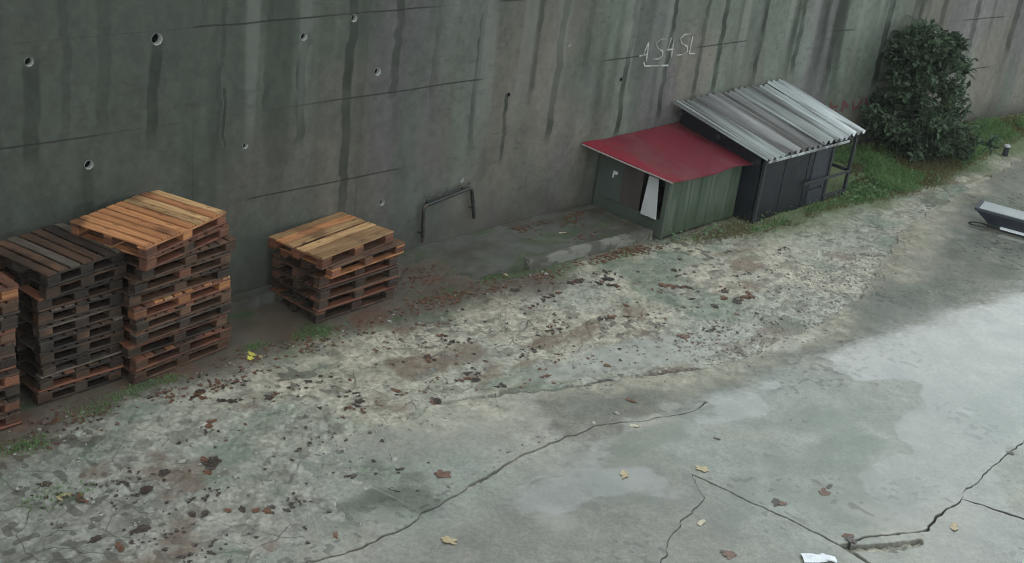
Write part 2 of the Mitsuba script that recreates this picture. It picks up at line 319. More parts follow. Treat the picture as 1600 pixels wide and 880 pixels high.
RE = rough_line([(11.07, -4.09), (11.77, -4.21), (12.55, -4.13), (13.39, -4.15), (14.40, -4.01), (15.97, -3.50), (17.84, -2.95), (20.54, -2.60), (24.0, -2.2), (30, -1.6)], .05, .08, seed=2)
B1 = rough_line([(6.0, -2.62), (5.0, -3.9), (5.4, -4.26)], .06, seed=3)
B2 = rough_line([(5.4, -4.26), (5.83, -4.36), (6.38, -4.38), (6.90, -4.29), (8.10, -4.16), (8.73, -4.17), (9.01, -4.18), (9.2, -4.27)], .03, seed=4)
B3 = rough_line([(9.2, -4.27), (9.45, -4.39), (10.15, -4.60), (10.7, -4.45), (11.07, -4.09)], .02, seed=5)
CC = rough_line([(9.2, -4.27), (9.08, -4.69), (9.09, -5.32)], .015, seed=6)
CD = rough_line([(9.09, -5.32), (9.19, -5.98), (9.24, -6.50), (9.26, -6.82)], .015, seed=7)
C2 = rough_line([(9.09, -5.32), (8.87, -5.63), (8.14, -5.82), (7.75, -5.99), (6.8, -6.6), (5.5, -8.2)], .02, seed=8)
D = rough_line([(9.26, -6.82), (9.42, -6.86), (9.66, -6.93), (9.85, -7.05), (10.10, -7.17), (10.99, -7.13), (11.77, -7.06), (13.6, -6.98), (16, -7.0)], .02, seed=9)
E1 = rough_line([(9.26, -6.82), (9.20, -7.4), (9.25, -8.6), (9.3, -13)], .02, seed=10)
D2 = rough_line([(10.97, -7.17), (11.08, -7.45), (11.15, -7.70), (11.4, -8.6), (11.6, -13)], .015, seed=11)
def ring(*lines):
    return Polygon(np.vstack(lines)).buffer(0)
Dcut = np.argmin(np.linalg.norm(D - [10.97, -7.13], axis=1))
D2 = np.vstack([D[Dcut:Dcut + 1], D2[1:]])
def sliver(line, w0):
    """A crack that tapers to nothing along the line."""
    w = (w0 * np.linspace(1, .06, len(line)) ** .8)[:, None]
    d = np.gradient(line, axis=0); n = np.stack([-d[:, 1], d[:, 0]], 1); n /= np.linalg.norm(n, axis=1, keepdims=True) + 1e-9
    w = w * (.45 + 1.1 * meshkit.noise(np.stack([line[:, 0] * 7, line[:, 1] * 7, line[:, 0] * 0], 1), 3))[:, None]
    return Polygon(np.vstack([line + n * w, (line - n * w)[::-1]])).buffer(0)
BCRACK = np.vstack([[[4.3, -4.5], [4.9, -4.38]], B2, B3[1:int(len(B3) * .62)]])
PLATES = [
    (ring(A, RE, [[30, -13], [16, -13]], [[16, -7.0]], D[::-1], CD[::-1], C2, [[4.2, -8.2], [3.6, -6.0], [5.0, -3.9]], B1[::-1][-4:]).difference(sliver(BCRACK, .010)), .028),
    (ring(C2[::-1], CD, E1, [[5.5, -13]]), .020),
    (ring(D[:Dcut + 1], D2, E1[::-1]).difference(Polygon(rough_line([(9.22, -6.76), (9.34, -6.90), (9.52, -7.01), (9.76, -7.14), (10.0, -7.24), (9.95, -7.30), (9.66, -7.22), (9.40, -7.02), (9.20, -6.84), (9.22, -6.76)], .008, .03, seed=44)).buffer(0)), .022),
    (ring(D[Dcut:], [[16, -13]], D2[::-1]), .024)]
PLATES = [(p if p.geom_type == 'Polygon' else max(p.geoms, key=lambda g: g.area), z) for p, z in PLATES]
def ground_rise(x, y):
    """Slow shape of the yard: a bank against the far end of the wall."""
    s = lambda a, b, v: np.clip((v - a) / (b - a), 0, 1) ** 2 * (3 - 2 * np.clip((v - a) / (b - a), 0, 1))
    return 0.06 * s(19, 25, x) * s(-2.2, -.9, y) + 0.05 * s(14, 17, x) * s(-1.9, -.8, y)
def np_voronoi(x, y, seed=0):
    ix, iy = np.floor(x), np.floor(y)
    d1 = np.full(x.shape, 9.0); d2 = d1.copy(); r = d1 * 0
    def h(a, b, k):
        n = (a.astype(np.int64) * 374761393 + b.astype(np.int64) * 668265263 + k * 144665 + seed * 977) & 0xFFFFFFFF
        n = ((n ^ (n >> 13)) * 1274126177) & 0xFFFFFFFF
        return ((n ^ (n >> 16)) & 0xFFFFFF) / 16777215.0
    for a in (-1, 0, 1):
        for b in (-1, 0, 1):
            cx, cy = ix + a, iy + b
            d = np.hypot(cx + h(cx, cy, 1) - x, cy + h(cx, cy, 2) - y)
            new = d < d1
            d2 = np.where(new, d1, np.minimum(d2, d)); r = np.where(new, h(cx, cy, 3), r); d1 = np.where(new, d, d1)
    return d1, d2, r
ALL = shapely.unary_union([p for p, _ in PLATES]).buffer(.02)
UNDER = shapely.unary_union([ALL.buffer(-.05), LineString(A[A[:, 0] > 8.1]).buffer(.045)]).difference(shapely.box(-9, -4.10, 7.0, 0))
DEEP = ALL.buffer(-.12).difference(shapely.unary_union([p.exterior for p, _ in PLATES]).buffer(.09)).difference(shapely.box(-9, -4.15, 7.1, 0))
def sink(x): return .060 * np.clip((7.5 - x) / 1.3, 0, 1) ** 1.2
def ground_z(x, y):
    x, y = np.asarray(x, float), np.asarray(y, float)
    p = np.stack([x, y, x * 0], -1)
    z = ground_rise(x, y)
    far = np.clip((15.5 - x) / 3, 0.35, 1)
    big = meshkit.fbm(p * 1.1, 3, 3) - .5
    brk = np.clip((meshkit.fbm(p * .8, 2, 12) - .40) * 5, 0, 1)
    wob = (meshkit.fbm(p * 3, 3, 5) - .5) * 2.2
    d1, d2, r = np_voronoi(x * 3.6 + wob, y * 4.4 + wob)
    z = z + far * (.05 * big + brk * (.012 * (r - .5) - .018 * np.exp(-((d2 - d1) / .07) ** 2)) + .022 * (meshkit.fbm(p * 7, 4, 8) - .5) + .011 * (meshkit.noise(p * 17, 31) - .5))
    ya = np.interp(x, A[:, 0], A[:, 1])
    z = z + .040 * np.exp(-np.clip(y - ya, 0, 9) / .22) * np.clip((x - 8.0) / .5, 0, 1) * np.clip((11.1 - x) / .5, 0, 1) * (y > ya - .3)
    flat = np.clip((y + 1.25) / .35, 0, 1) * np.clip((11.5 - x) / 3, 0, 1)
    return z * (1 - .7 * flat) - .006
def surface_z(x, y):
    if 11.8 < x < 13.6 and -1.08 < y < -.03: return .112
    for p, z in PLATES:
        if p.contains(Point(x, y)): return max(z - float(sink(x)) * min(max((y + 4.3) / .5, 0), 1), float(ground_z(x, y)) if x < 7.5 else -9)
    return float(ground_z(x, y))
def build_ground():
    xs = np.concatenate([np.arange(2.6, 15.2, .024), 15.2 + np.cumsum(np.linspace(.024, .16, 170))])
    ys = np.concatenate([np.arange(-9.0, -5.0, .08), np.arange(-5.0, .30, .024)])
    X, Y = np.meshgrid(xs, ys, indexing='ij')
    Z = ground_z(X, Y)
    shapely.prepare(UNDER)
    inside = shapely.contains_xy(UNDER, X.ravel(), Y.ravel()).reshape(X.shape)
    shapely.prepare(DEEP)
    deep = shapely.contains_xy(DEEP, X.ravel(), Y.ravel()).reshape(X.shape)
    fill = -.034 + .085 * meshkit.fbm(np.stack([X * 2.1, Y * 2.1, X * 0], -1), 3, 77)
    fill = np.minimum(np.where((X > 9.2) & (Y < -6.6), fill - .085, fill), .008)
    near = shapely.contains_xy(LineString(A[A[:, 0] > 8.1]).buffer(.045), X.ravel(), Y.ravel()).reshape(X.shape)
    fill = np.where(near, -.115 + .07 * meshkit.noise(np.stack([X * 3, Y * 3, X * 0], -1), 5), fill)
    Z = np.where(deep, -.075, np.where(inside, fill, Z))
    nx, ny = X.shape
    i, j = np.meshgrid(np.arange(nx - 1), np.arange(ny - 1), indexing='ij')
    a = i * ny + j
    f = np.stack([a, a + ny, a + ny + 1, a + 1], -1).reshape(-1, 4)
    f = np.vstack([f[:, [0, 1, 2]], f[:, [0, 2, 3]]])
    # plates hide what lies well under them: drop those faces, then carry the sheet out to the horizon
    v = np.stack([X, Y, Z], -1).reshape(-1, 3)
    border = np.concatenate([np.arange(nx) * ny, (nx - 1) * ny + np.arange(1, ny), (np.arange(nx - 1)[::-1]) * ny + ny - 1, np.arange(1, ny - 1)[::-1]])
    c = np.array([12, -4.0])
    far = v[border].copy(); d = far[:, :2] - c
    far[:, :2] = c + d / np.linalg.norm(d, axis=1, keepdims=True) * 1500; far[:, 2] = 0
    far[far[:, 1] > 0, 1] = np.minimum(far[far[:, 1] > 0, 1], 1500)
    n = len(v); v = np.vstack([v, far]); m = len(border)
    k = np.arange(m); k2 = (k + 1) % m
    f = np.vstack([f, np.stack([border[k], n + k, n + k2], 1), np.stack([border[k], n + k2, border[k2]], 1)])
    return trimesh.Trimesh(v, f, process=False)
put('ground', build_ground(), 'yard_ground', smooth=True)
labels['ground'] = {'label': 'rough crumbling wet concrete ground with dirt along the wall', 'category': 'ground', 'kind': 'structure'}

def fray(p, gap, seed):
    """Draws a plate's outline in by an uneven amount, so that the joints round it open and close."""
    c = np.array(p.exterior.coords)[:-1]
    l = LineString(np.vstack([c, c[:1]])); n = max(8, int(min(l.length, 60) / .03))
    t = np.linspace(0, l.length, n, endpoint=False)
    q = shapely.get_coordinates(shapely.line_interpolate_point(l, t))
    d = np.roll(q, -1, 0) - np.roll(q, 1, 0); d /= np.linalg.norm(d, axis=1, keepdims=True) + 1e-9
    nrm = np.stack([-d[:, 1], d[:, 0]], 1) * (1 if p.exterior.is_ccw else -1)
    k = np.stack([q[:, 0], q[:, 1], q[:, 0] * 0 + seed], 1)
    w = .0006 + gap * (4.2 * np.clip(meshkit.noise(k * 2.1, seed) - .40, 0, 1) + 5 * np.clip(meshkit.fbm(k * 9, 2, seed + 3) - .5, 0, 1))
    g = Polygon(q + nrm * w[:, None]).buffer(0)
    return g if g.geom_type == 'Polygon' else max(g.geoms, key=lambda z: z.area)
def plate_mesh(p, top, gap, seed):
    if gap: p = fray(p, gap, seed)
    p = p.simplify(.002)
    inner = p.buffer(-.004, join_style=2)
    if inner.geom_type != 'Polygon': inner = max(inner.geoms, key=lambda g: g.area)
    a = trimesh.creation.extrude_polygon(p, top - .004 + .12, engine='earcut'); a.apply_translation((0, 0, -.12))
    b = trimesh.creation.extrude_polygon(inner, .005, engine='earcut'); b.apply_translation((0, 0, top - .005))
    return cat([a, b])
yard = 'concrete_yard'
labels[yard] = {'label': 'smooth wet concrete yard broken into cracked slabs at the right', 'category': 'pavement', 'kind': 'structure'}
for q, (p, z) in enumerate(PLATES):
    if q == 0:       # split where the plate dips under the rubble, so that its top can bend there
        strips = []
        m = plate_mesh(p, z, .004, q)
        for cut in (5.6, 6.0, 6.4, 6.8, 7.15, 7.5): m = trimesh.intersections.slice_mesh_plane(m, [1, 0, 0], [cut, 0, 0]).__add__(trimesh.intersections.slice_mesh_plane(m, [-1, 0, 0], [cut, 0, 0]))
        v = m.vertices.copy(); v[:, 2] -= sink(v[:, 0]) * np.clip((v[:, 1] + 4.3) / .5, 0, 1); m.vertices = v
    else: m = plate_mesh(p, z, (.004, .004, .012, .008)[q], q)
    part(yard, 'slab', m, 'wet_slab')
# ------------------------------------------------------------------ retaining wall
wall = 'retaining_wall'
labels[wall] = {'label': 'tall damp grey-green concrete retaining wall with dark moss streaks', 'category': 'wall'}
PIPES = [(5.32, 2.98), (6.62, 3.08), (8.39, 2.96), (9.06, 3.11), (5.89, 1.91), (7.69, 1.84), (9.69, .83), (9.46, 2.47), (11.01, .90), (11.69, 1.94), (12.74, 2.5), (13.95, 1.90)]
PIPE_R = [.045, .062, .045, .045, .048, .036, .042, .050, .034, .026, .030, .026]
WALL_TOP, BATTER = 4.35, 0.0
edges_x = [-8, -5, -2.2, .4, 2.9, 5.02, 7.05, 9.28, 11.42, 13.66, 15.9, 18.1, 20.5, 22.9, 25.4, 28, 31, 34, 38, 42, 47, 52, 58]
edges_z = [-.25, 1.22, 2.20, 3.16, WALL_TOP]
def wall_y(x): return -.11 * np.clip(np.asarray(x, float) - 18.1, 0, None)      # past the sheds the wall turns slightly towards the yard
def bend(m):
    v = np.array(m.vertices); v[:, 1] += wall_y(v[:, 0]); m = m.copy(); m.vertices = v; return m
wr = np.random.default_rng(3)
for i in range(len(edges_x) - 1):
    for j in range(len(edges_z) - 1):
        x0, x1, z0, z1 = edges_x[i], edges_x[i + 1], edges_z[j] , edges_z[j + 1]
        g = .0003
        off = wr.uniform(-.002, .002)
        m = cbox(x0 + g, x1 - g, off, .45, z0 + g + .0003, z1 - g - .0003, .0010)
        holes = [(x, z, r) for (x, z), r in zip(PIPES, PIPE_R) if x0 - .1 < x < x1 + .1 and z0 - .1 < z < z1 + .1]
        if holes:
            M = m3.Manifold(m3.Mesh(np.asarray(m.vertices, np.float32), np.asarray(m.faces, np.uint32)))
            for x, z, r in holes:
                M = M - m3.Manifold.cylinder(.40, r, r, 20).rotate([-90, 0, 0]).translate([x, -.1, z])
            mm = M.to_mesh(); m = trimesh.Trimesh(mm.vert_properties[:, :3], mm.tri_verts)
        part(wall, 'panel', bend(m), 'concrete_wall')
part(wall, 'core', box(-8, 58, .452, .6, -.25, WALL_TOP), 'concrete_wall')
part(wall, 'coping', bend(cbox(18.102, 58, -.05, .65, WALL_TOP + .004, WALL_TOP + .12, .01)), 'concrete_wall')
part(wall, 'coping', cbox(-8, 18.098, -.05, .65, WALL_TOP + .004, WALL_TOP + .12, .01), 'concrete_wall')
for (x, z), r in zip(PIPES, PIPE_R):
    n = 24; th = np.arange(n) * 2 * np.pi / n
    prof = [(r - .0015, .26), (r - .0015, -.004), (r - .0028, -.003), (r - .0045, .26)]
    v = np.array([[x + q * np.cos(t), y + .25 * q * np.sin(t) * 0, z + q * np.sin(t)] for q, y in prof for t in th])
    f = [[a * n + j, a * n + (j + 1) % n, (a + 1) * n + (j + 1) % n] for a in range(3) for j in range(n)] + [[a * n + j, (a + 1) * n + (j + 1) % n, (a + 1) * n + j] for a in range(3) for j in range(n)]
    part(wall, 'weep_pipe', trimesh.Trimesh(v, f, process=False), 'pvc_pale' if r > .028 else 'post_dark', smooth=40)
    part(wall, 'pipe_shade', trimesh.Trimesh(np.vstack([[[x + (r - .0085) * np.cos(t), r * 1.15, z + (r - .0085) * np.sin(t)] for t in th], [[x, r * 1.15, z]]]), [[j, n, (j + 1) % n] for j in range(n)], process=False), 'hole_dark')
    
# scrawled chalk figures and a faded red scrawl, thin paint on the wall face
def stroke(pts, w):
    l = LineString(pts)
    p = l.buffer(w / 2, quad_segs=3)
    m = trimesh.creation.extrude_polygon(p, .004, engine='earcut')
    v = m.vertices.copy(); m.vertices = np.stack([v[:, 0], -.0045 - v[:, 2] + wall_y(v[:, 0]), v[:, 1]], 1)
    m.invert()
    return m
GW = .022
def S(x, z, s, dx=.85): return [(x + .16 * s * dx, z + .30 * s), (x + .06 * s * dx, z + .30 * s), (x + .01 * s, z + .24 * s), (x + .05 * s * dx, z + .17 * s), (x + .14 * s * dx, z + .11 * s), (x + .15 * s * dx, z + .04 * s), (x + .08 * s * dx, z), (x, z + .01 * s)]
glyphs = [
    [[(14.43, 2.38), (14.36, 2.22)], [(14.28, 2.205), (14.46, 2.215)], [(14.44, 2.36), (14.45, 2.12)]],
    [S(14.60, 2.12, .95, 1.5)],
    [[(14.95, 2.40), (14.91, 2.24)], [(14.89, 2.235), (15.06, 2.235)], [(15.02, 2.37), (15.03, 2.13)]],
    [S(15.16, 2.13, 1.0, 1.6)],
    [[(15.47, 2.40), (15.46, 2.13), (15.60, 2.12)]]]
for gl in glyphs:
    part(wall, 'scrawled_figure', cat([stroke(q, GW) for q in gl]), 'chalk', label=None)
part(wall, 'scrawled_line', stroke([(14.40, 2.10), (14.43, 2.045), (14.75, 2.02), (14.98, 2.00)], GW), 'chalk')
red = [[(20.2, .95), (20.25, .72)], [(20.2, .95), (20.4, .85), (20.22, .83)], [(20.5, .93), (20.55, .74), (20.7, .76)], [(20.55, .84), (20.7, .85)], [(20.85, .93), (20.88, .75)], [(20.85, .93), (21.0, .84), (20.88, .78)], [(21.15, .9), (21.2, .74), (21.35, .8), (21.4, .93)], [(21.5, .92), (21.6, .75)]]
part(wall, 'red_scrawl', cat([stroke([(x - .85, z) for x, z in q], .04) for q in red]), 'red_spray')

# ground held up behind the wall
tm = trimesh.Trimesh([[-600, .6, WALL_TOP], [900, .6, WALL_TOP], [900, 900, WALL_TOP + 2], [-600, 900, WALL_TOP + 2]], [[0, 1, 2], [0, 2, 3]], process=False)
put('terrace_ground', tm, 'soil_dark')
labels['terrace_ground'] = {'label': 'earth terrace held up behind the concrete retaining wall', 'category': 'ground', 'kind': 'structure'}

# ------------------------------------------------------------------ low concrete ledge along the wall
def ledge_mesh():
    front = rough_line([(9.6, -.90), (10.69, -.92), (11.57, -1.08), (12.75, -1.15), (13.62, -1.19)], .03, .06, seed=15)
    p = ring(front, [[13.64, -.02], [9.9, -.02]])
    m = plate_mesh(p, .115, .0, 2)
    for cut in np.arange(10.2, 12.6, .3): m = trimesh.intersections.slice_mesh_plane(m, [1, 0, 0], [cut, 0, 0]).__add__(trimesh.intersections.slice_mesh_plane(m, [-1, 0, 0], [cut, 0, 0]))
    v = m.vertices.copy(); v[:, 2] -= .16 * (1 - np.clip((v[:, 0] - 10.2) / 1.4, 0, 1)) ** 1.3 + .012 * meshkit.noise(v * 2.3, 4); m.vertices = v
    return m
put('concrete_ledge', ledge_mesh(), 'ledge_concrete')
labels['concrete_ledge'] = {'label': 'low dark concrete ledge at the wall foot left of the green shed', 'category': 'ledge', 'kind': 'structure'}
kl = rough_line([(11.3, -1.075), (11.57, -1.10), (12.75, -1.175), (13.62, -1.215)], .018, .04, seed=61)
kp = ring(kl, (kl + [0, .10])[::-1])
put('ledge_kerb', plate_mesh(kp, .128, .0, 2), 'kerb_concrete')
labels['ledge_kerb'] = {'label': 'pale broken kerb edging the front of the dark ledge', 'category': 'kerb', 'kind': 'structure'}
put('wall_footing', plate_mesh(ring(rough_line([(-2, -.16), (4, -.2), (9.5, -.18), (13.6, -.15)], .03, .06, seed=16), [[13.6, -.006], [-2, -.006]]), .12, .0, 2), 'ledge_concrete')
labels['wall_footing'] = {'label': 'narrow concrete footing strip running along the wall base', 'category': 'footing', 'kind': 'structure'}

# ------------------------------------------------------------------ pallets
pr = random.Random(11)
def board(L, W, H, seed, along=True):
    """A sawn board along x, centred, with eased edges, a slight warp and its own uv (metres, with a random offset)."""
    r = random.Random(seed)
    c = min(.004, H * .2)
    y, z = W / 2, H / 2
    prof = np.array([(-y + c, -z), (y - c, -z), (y, -z + c), (y, z - c), (y - c, z), (-y + c, z), (-y, z - c), (-y, -z + c), (-y + c, -z)])
    per = np.concatenate([[0], np.cumsum(np.linalg.norm(np.diff(prof, axis=0), axis=1))])
    xs = [-L / 2, 0, L / 2]
    u0, v0 = 10 * r.randrange(200), r.random() * 3
    v, uv, f = [], [], []
    for i, x in enumerate(xs):
        dy, dz, ex = r.uniform(-.004, .004) * (W < .2), r.uniform(-.003, .003) * (H < .05), r.uniform(-.006, .006) * (i != 1)
        for (py, pz), s in zip(prof, per):
            v.append((x + ex, py + dy, pz + dz)); uv.append((u0 + 3 + x, v0 + s))
    n = len(prof)
    for i in range(len(xs) - 1):
        for j in range(n - 1):
            a, b = i * n + j, (i + 1) * n + j
            f += [[a, b + 1, a + 1], [a, b, b + 1]]
    for e, i in ((0, 0), (1, len(xs) - 1)):
        k = len(v)
        for (py, pz) in prof[:-1]:
            q = v[i * n + len(v) - k]; v.append(q); uv.append((u0 + 3 + .4 * e + q[2], v0 + q[1]))
        for j in range(1, n - 2):
            f.append([k, k + j, k + j + 1] if e else [k, k + j + 1, k + j])
    m = trimesh.Trimesh(np.array(v), np.array(f)[:, ::-1], process=False)
    if m.volume < 0: m = trimesh.Trimesh(np.array(v), np.array(f), process=False)
    return m, np.array(uv)
BOARD_CACHE = {}
def board_dict(L, W, H, variant):
    k = (L, W, H, variant)
    if k not in BOARD_CACHE:
        m, uv = board(L, W, H, hash((round(L * 1e4), round(W * 1e4), round(H * 1e4), variant)) % 99991)
        BOARD_CACHE[k] = mikit.ply(m, uv=uv)
    return BOARD_CACHE[k]
def pick(tones):
    r = pr.random() * sum(w for _, w in tones)
    for t, w in tones:
        r -= w
        if r <= 0: return t
    return tones[-1][0]
def pallet(label, base, kind, tones, deck_tones, group, size=None):
    """base: transform of the pallet's underside centre. kind 'long': the deck runs along the length; 'cross': across it."""
    k = thing('wooden_pallet', label, 'pallet', group)
    L, W = size or (1.2, .8 if kind == 'long' else .90)
    def p(name, l, w, h, x, y, z, turn, tone):
        key = key_of(k + '__' + name)
        jitter = pr.uniform(-.6, .6)
        scene[key] = {**board_dict(l, w, h, pr.randrange(5)), 'bsdf': {'type': 'ref', 'id': tone},
                      'to_world': base @ T().translate([x + pr.uniform(-.004, .004), y + pr.uniform(-.005, .005), z]).rotate([0, 0, 1], jitter + (90 if turn else 0))}
    ys = (-W / 2 + .05, 0, W / 2 - .05)
    for y in ys:
        p('runner', L, .098, .020, 0, y, .0115, False, pick(tones))
        for x in (-L / 2 + .0725, 0, L / 2 - .0725):
            p('block', .142, .096, .0705, x, y, .0580, False, pick(tones))
    if kind == 'long':
        for x in (-L / 2 + .0725, 0, L / 2 - .0725):
            p('stringer_board', W, .142, .020, x, 0, .1042, True, pick(tones))
        wd = ((-.33, .14), (-.175, .098), (0.0, .14), (.175, .098), (.33, .14))
        if deck_tones and pr.random() < .5: wd = ((-.335, .13), (-.20, .115), (-.075, .115), (.085, .12), (.215, .115), (.34, .115))
        for y, w in wd:
            p('deck_board', L, w, .020, 0, y, .1262, False, pick(deck_tones or tones))
    else:
        for y in ys:
            p('stringer_board', L, .098, .020, 0, y, .1042, False, pick(tones))
        n = round(L / .121)
        for i in range(n):
            p('deck_board', W, .098, .020, -L / 2 + .05 + i * (L - .1) / (n - 1), 0, .1262, True, pick(deck_tones or tones))
    return k
ORD = ['topmost', 'second', 'third', 'fourth', 'fifth', 'sixth', 'seventh', 'eighth', 'ninth', 'tenth', 'eleventh', 'twelfth']
dark = [('wood_dark', 6), ('wood_brown', 3.5), ('wood_grey', .5), ('wood_red', .5)]
dkgrey = [('wood_dark', 5), ('wood_brown', 2.5), ('wood_grey', 1.2)]
brown = [('wood_brown', 5), ('wood_dark', 2), ('wood_red', 2)]
orange = [('wood_orange', 3), ('wood_red', 3), ('wood_honey', 1)]
redd = [('wood_red', 5), ('wood_orange', .8), ('wood_brown', 3)]
honey = [('wood_honey', 5), ('wood_orange', 2)]
WORD = {id(dark): 'nearly black wet', id(dkgrey): 'dark greyish weathered', id(brown): 'dark brown', id(orange): 'bright orange-brown', id(redd): 'reddish brown', id(honey): 'honey-coloured'}
def stack(where, cx, cy, rot, plan, kind, twist=None, z0=.004, group=None, size=None):
    """plan: from the top down, (tones, deck tones or None)."""
    n = len(plan)
    for i in range(n):                                   # i counts from the ground
        t = n - 1 - i
        tones, deck = plan[t]
        dx, dy, da = (twist or {}).get(t, (pr.uniform(-.02, .02), pr.uniform(-.02, .02), pr.uniform(-1.6, 1.6)))
        base = T().translate([cx + dx, cy + dy, z0 + i * .1375]).rotate([0, 0, 1], rot + da)
        pos = ORD[t] if t < n - 1 else 'lowest'
        pallet(f'{WORD[id(tones)]} wooden pallet, {pos} in the {where}', base, kind, tones, deck, group, size)
top_or = [('wood_orange', 4), ('wood_honey', 2.2)]
top_mix = [('wood_honey', 3), ('wood_grey', 1), ('wood_orange', 1)]
stack('tallest pallet stack', 6.30, -.50, 7,
      [(orange, top_or), (redd, None), (brown, None), (dark, None), (dark, None), (orange, None), (brown, None), (dark, None), (brown, None), (redd, None), (brown, None)],
      'cross', {0: (-.08, -.06, 12), 1: (-.05, -.05, 11), 2: (.04, -.02, 3)}, group='pallets of the tallest stack')
stack('low pallet stack by the wall bracket', 8.66, -.46, 4,
      [(redd, top_mix), (redd, None), (brown, None), (dark, None), (brown, None), (dark, None)], 'long', {0: (-.10, -.02, 6), 1: (.04, -.05, 4)}, group='pallets of the low stack')
stack('dark stack beside the tallest stack', 5.27, -.47, 4,
      [(dkgrey, [('wood_dark', 1.5), ('wood_brown', 5), ('wood_grey', .8), ('wood_honey', .4)]), (dark, None), (dark, None), (dkgrey, None), (dark, None), (dkgrey, None), (dkgrey, None), (dark, None), (dark, None), (dark, None)],
      'cross', {0: (-.02, -.06, 8), 1: (.02, -.03, 5)}, group='pallets of the dark stack', size=(.88, .86))
stack('stack cut by the left photo edge', 3.98, -.66, 2,
      [(orange, brown), (dark, None), (dark, None), (redd, None), (dark, None), (brown, None), (brown, None), (dark, None), (brown, None), (brown, None)], 'cross', group='pallets of the stack at the left edge')

# ------------------------------------------------------------------ black pipe bracket on the wall
br = thing('pipe_bracket', 'black bent pipe frame standing off the wall between low pallets and green shed', 'pipe')
def bent(pts, r, R=.06):
    out = [np.array(pts[0])]
    for a, b, c in zip(pts[:-2], pts[1:-1], pts[2:]):
        a, b, c = map(np.array, (a, b, c))
        u, w = (a - b) / np.linalg.norm(a - b), (c - b) / np.linalg.norm(c - b)
        for t in np.linspace(0, 1, 7): out.append(b + u * R * (1 - t) ** 2 + w * R * t ** 2)
    out.append(np.array(pts[-1]))
    return tube(out, r, 12)
part(br, 'main_pipe', bent([(10.36, -.07, .20), (10.32, -.07, .69), (11.13, -.07, .80), (11.24, -.07, .36)], .024), 'pipe_black', smooth=40)
part(br, 'thin_rod', bent([(10.36, -.07, .76), (10.75, -.08, .82), (11.10, -.07, .865)], .012, .05), 'pipe_black', smooth=40)
for x, z in ((10.345, .32), (11.20, .50), (10.42, .706), (11.02, .787)):
    part(br, 'standoff', tube([(x, -.07, z), (x, .02, z)], .011, 8), 'pipe_black', smooth=40)

# ------------------------------------------------------------------ green shed with the red roof
gs = thing('green_shed', 'small green wooden shed with flat red roof against the wall', 'shed')
yf, x0, x1, xb = -1.30, 13.70, 15.42, 13.66
part(gs, 'front_wall', cbox(x0 + .05, x1, yf, yf + .025, .03, .865, .004), 'green_paint', label='mossy green wall facing the yard')
for i in range(1, 7):
    x = x0 + .05 + i * .238
    part(gs, 'batten', cbox(x - .012, x + .012, yf - .007, yf - .0005, .035, .860, .003), 'green_paint')
part(gs, 'end_wall', box(x1 - .03, x1, yf + .028, -.05, .03, .87), 'green_dark')
part(gs, 'back_wall', box(x0, x1 - .04, -.06, -.03, .03, 1.04), 'green_dark')
part(gs, 'floor', box(x0 + .03, x1 - .04, yf + .03, -.07, .02, .09), 'brown_board')
for y in (yf, -.10):
    part(gs, 'post', cbox(x0 - .01, x0 + .049, y - .004, y + .07, .0, .87 + .13 * (y > -1), .004), 'green_dark')
part(gs, 'sill_board', cbox(x0 - .008, x0 + .022, yf + .068, -.102, .02, .27, .005), 'green_dark')
part(gs, 'top_rail', cbox(x0 - .008, x0 + .022, yf + .068, -.102, .85, .885, .005), 'green_dark')
part(gs, 'side_panel', cbox(x0 + .0, x0 + .018, -.48, -.103, .272, .848, .004), 'grey_board', label='grey-green side panel beside the doorway')
part(gs, 'door', cbox(x0 + .0, x0 + .020, -.84, -.483, .272, .848, .004), 'brown_board', label='dark brown board door')
part(gs, 'latch', cat([cbox(x0 - .03, x0 - .001, -.40, -.33, .66, .70, .004), cbox(x0 - .03, x0 - .012, -.345, -.325, .60, .66, .003)]), 'white_plastic')
wp = np.array([(-1.125, .84), (-.965, .84), (-.955, .29), (-1.225, .29)])
wm = trimesh.creation.extrude_polygon(Polygon(wp), .014, engine='earcut')
v = wm.vertices.copy(); wm.vertices = np.stack([x0 - .045 - .05 * (v[:, 1] < .5) + v[:, 2], v[:, 0], v[:, 1]], 1)
part(gs, 'white_board', wm, 'white_board', label='white tapered board hung in the dark doorway')
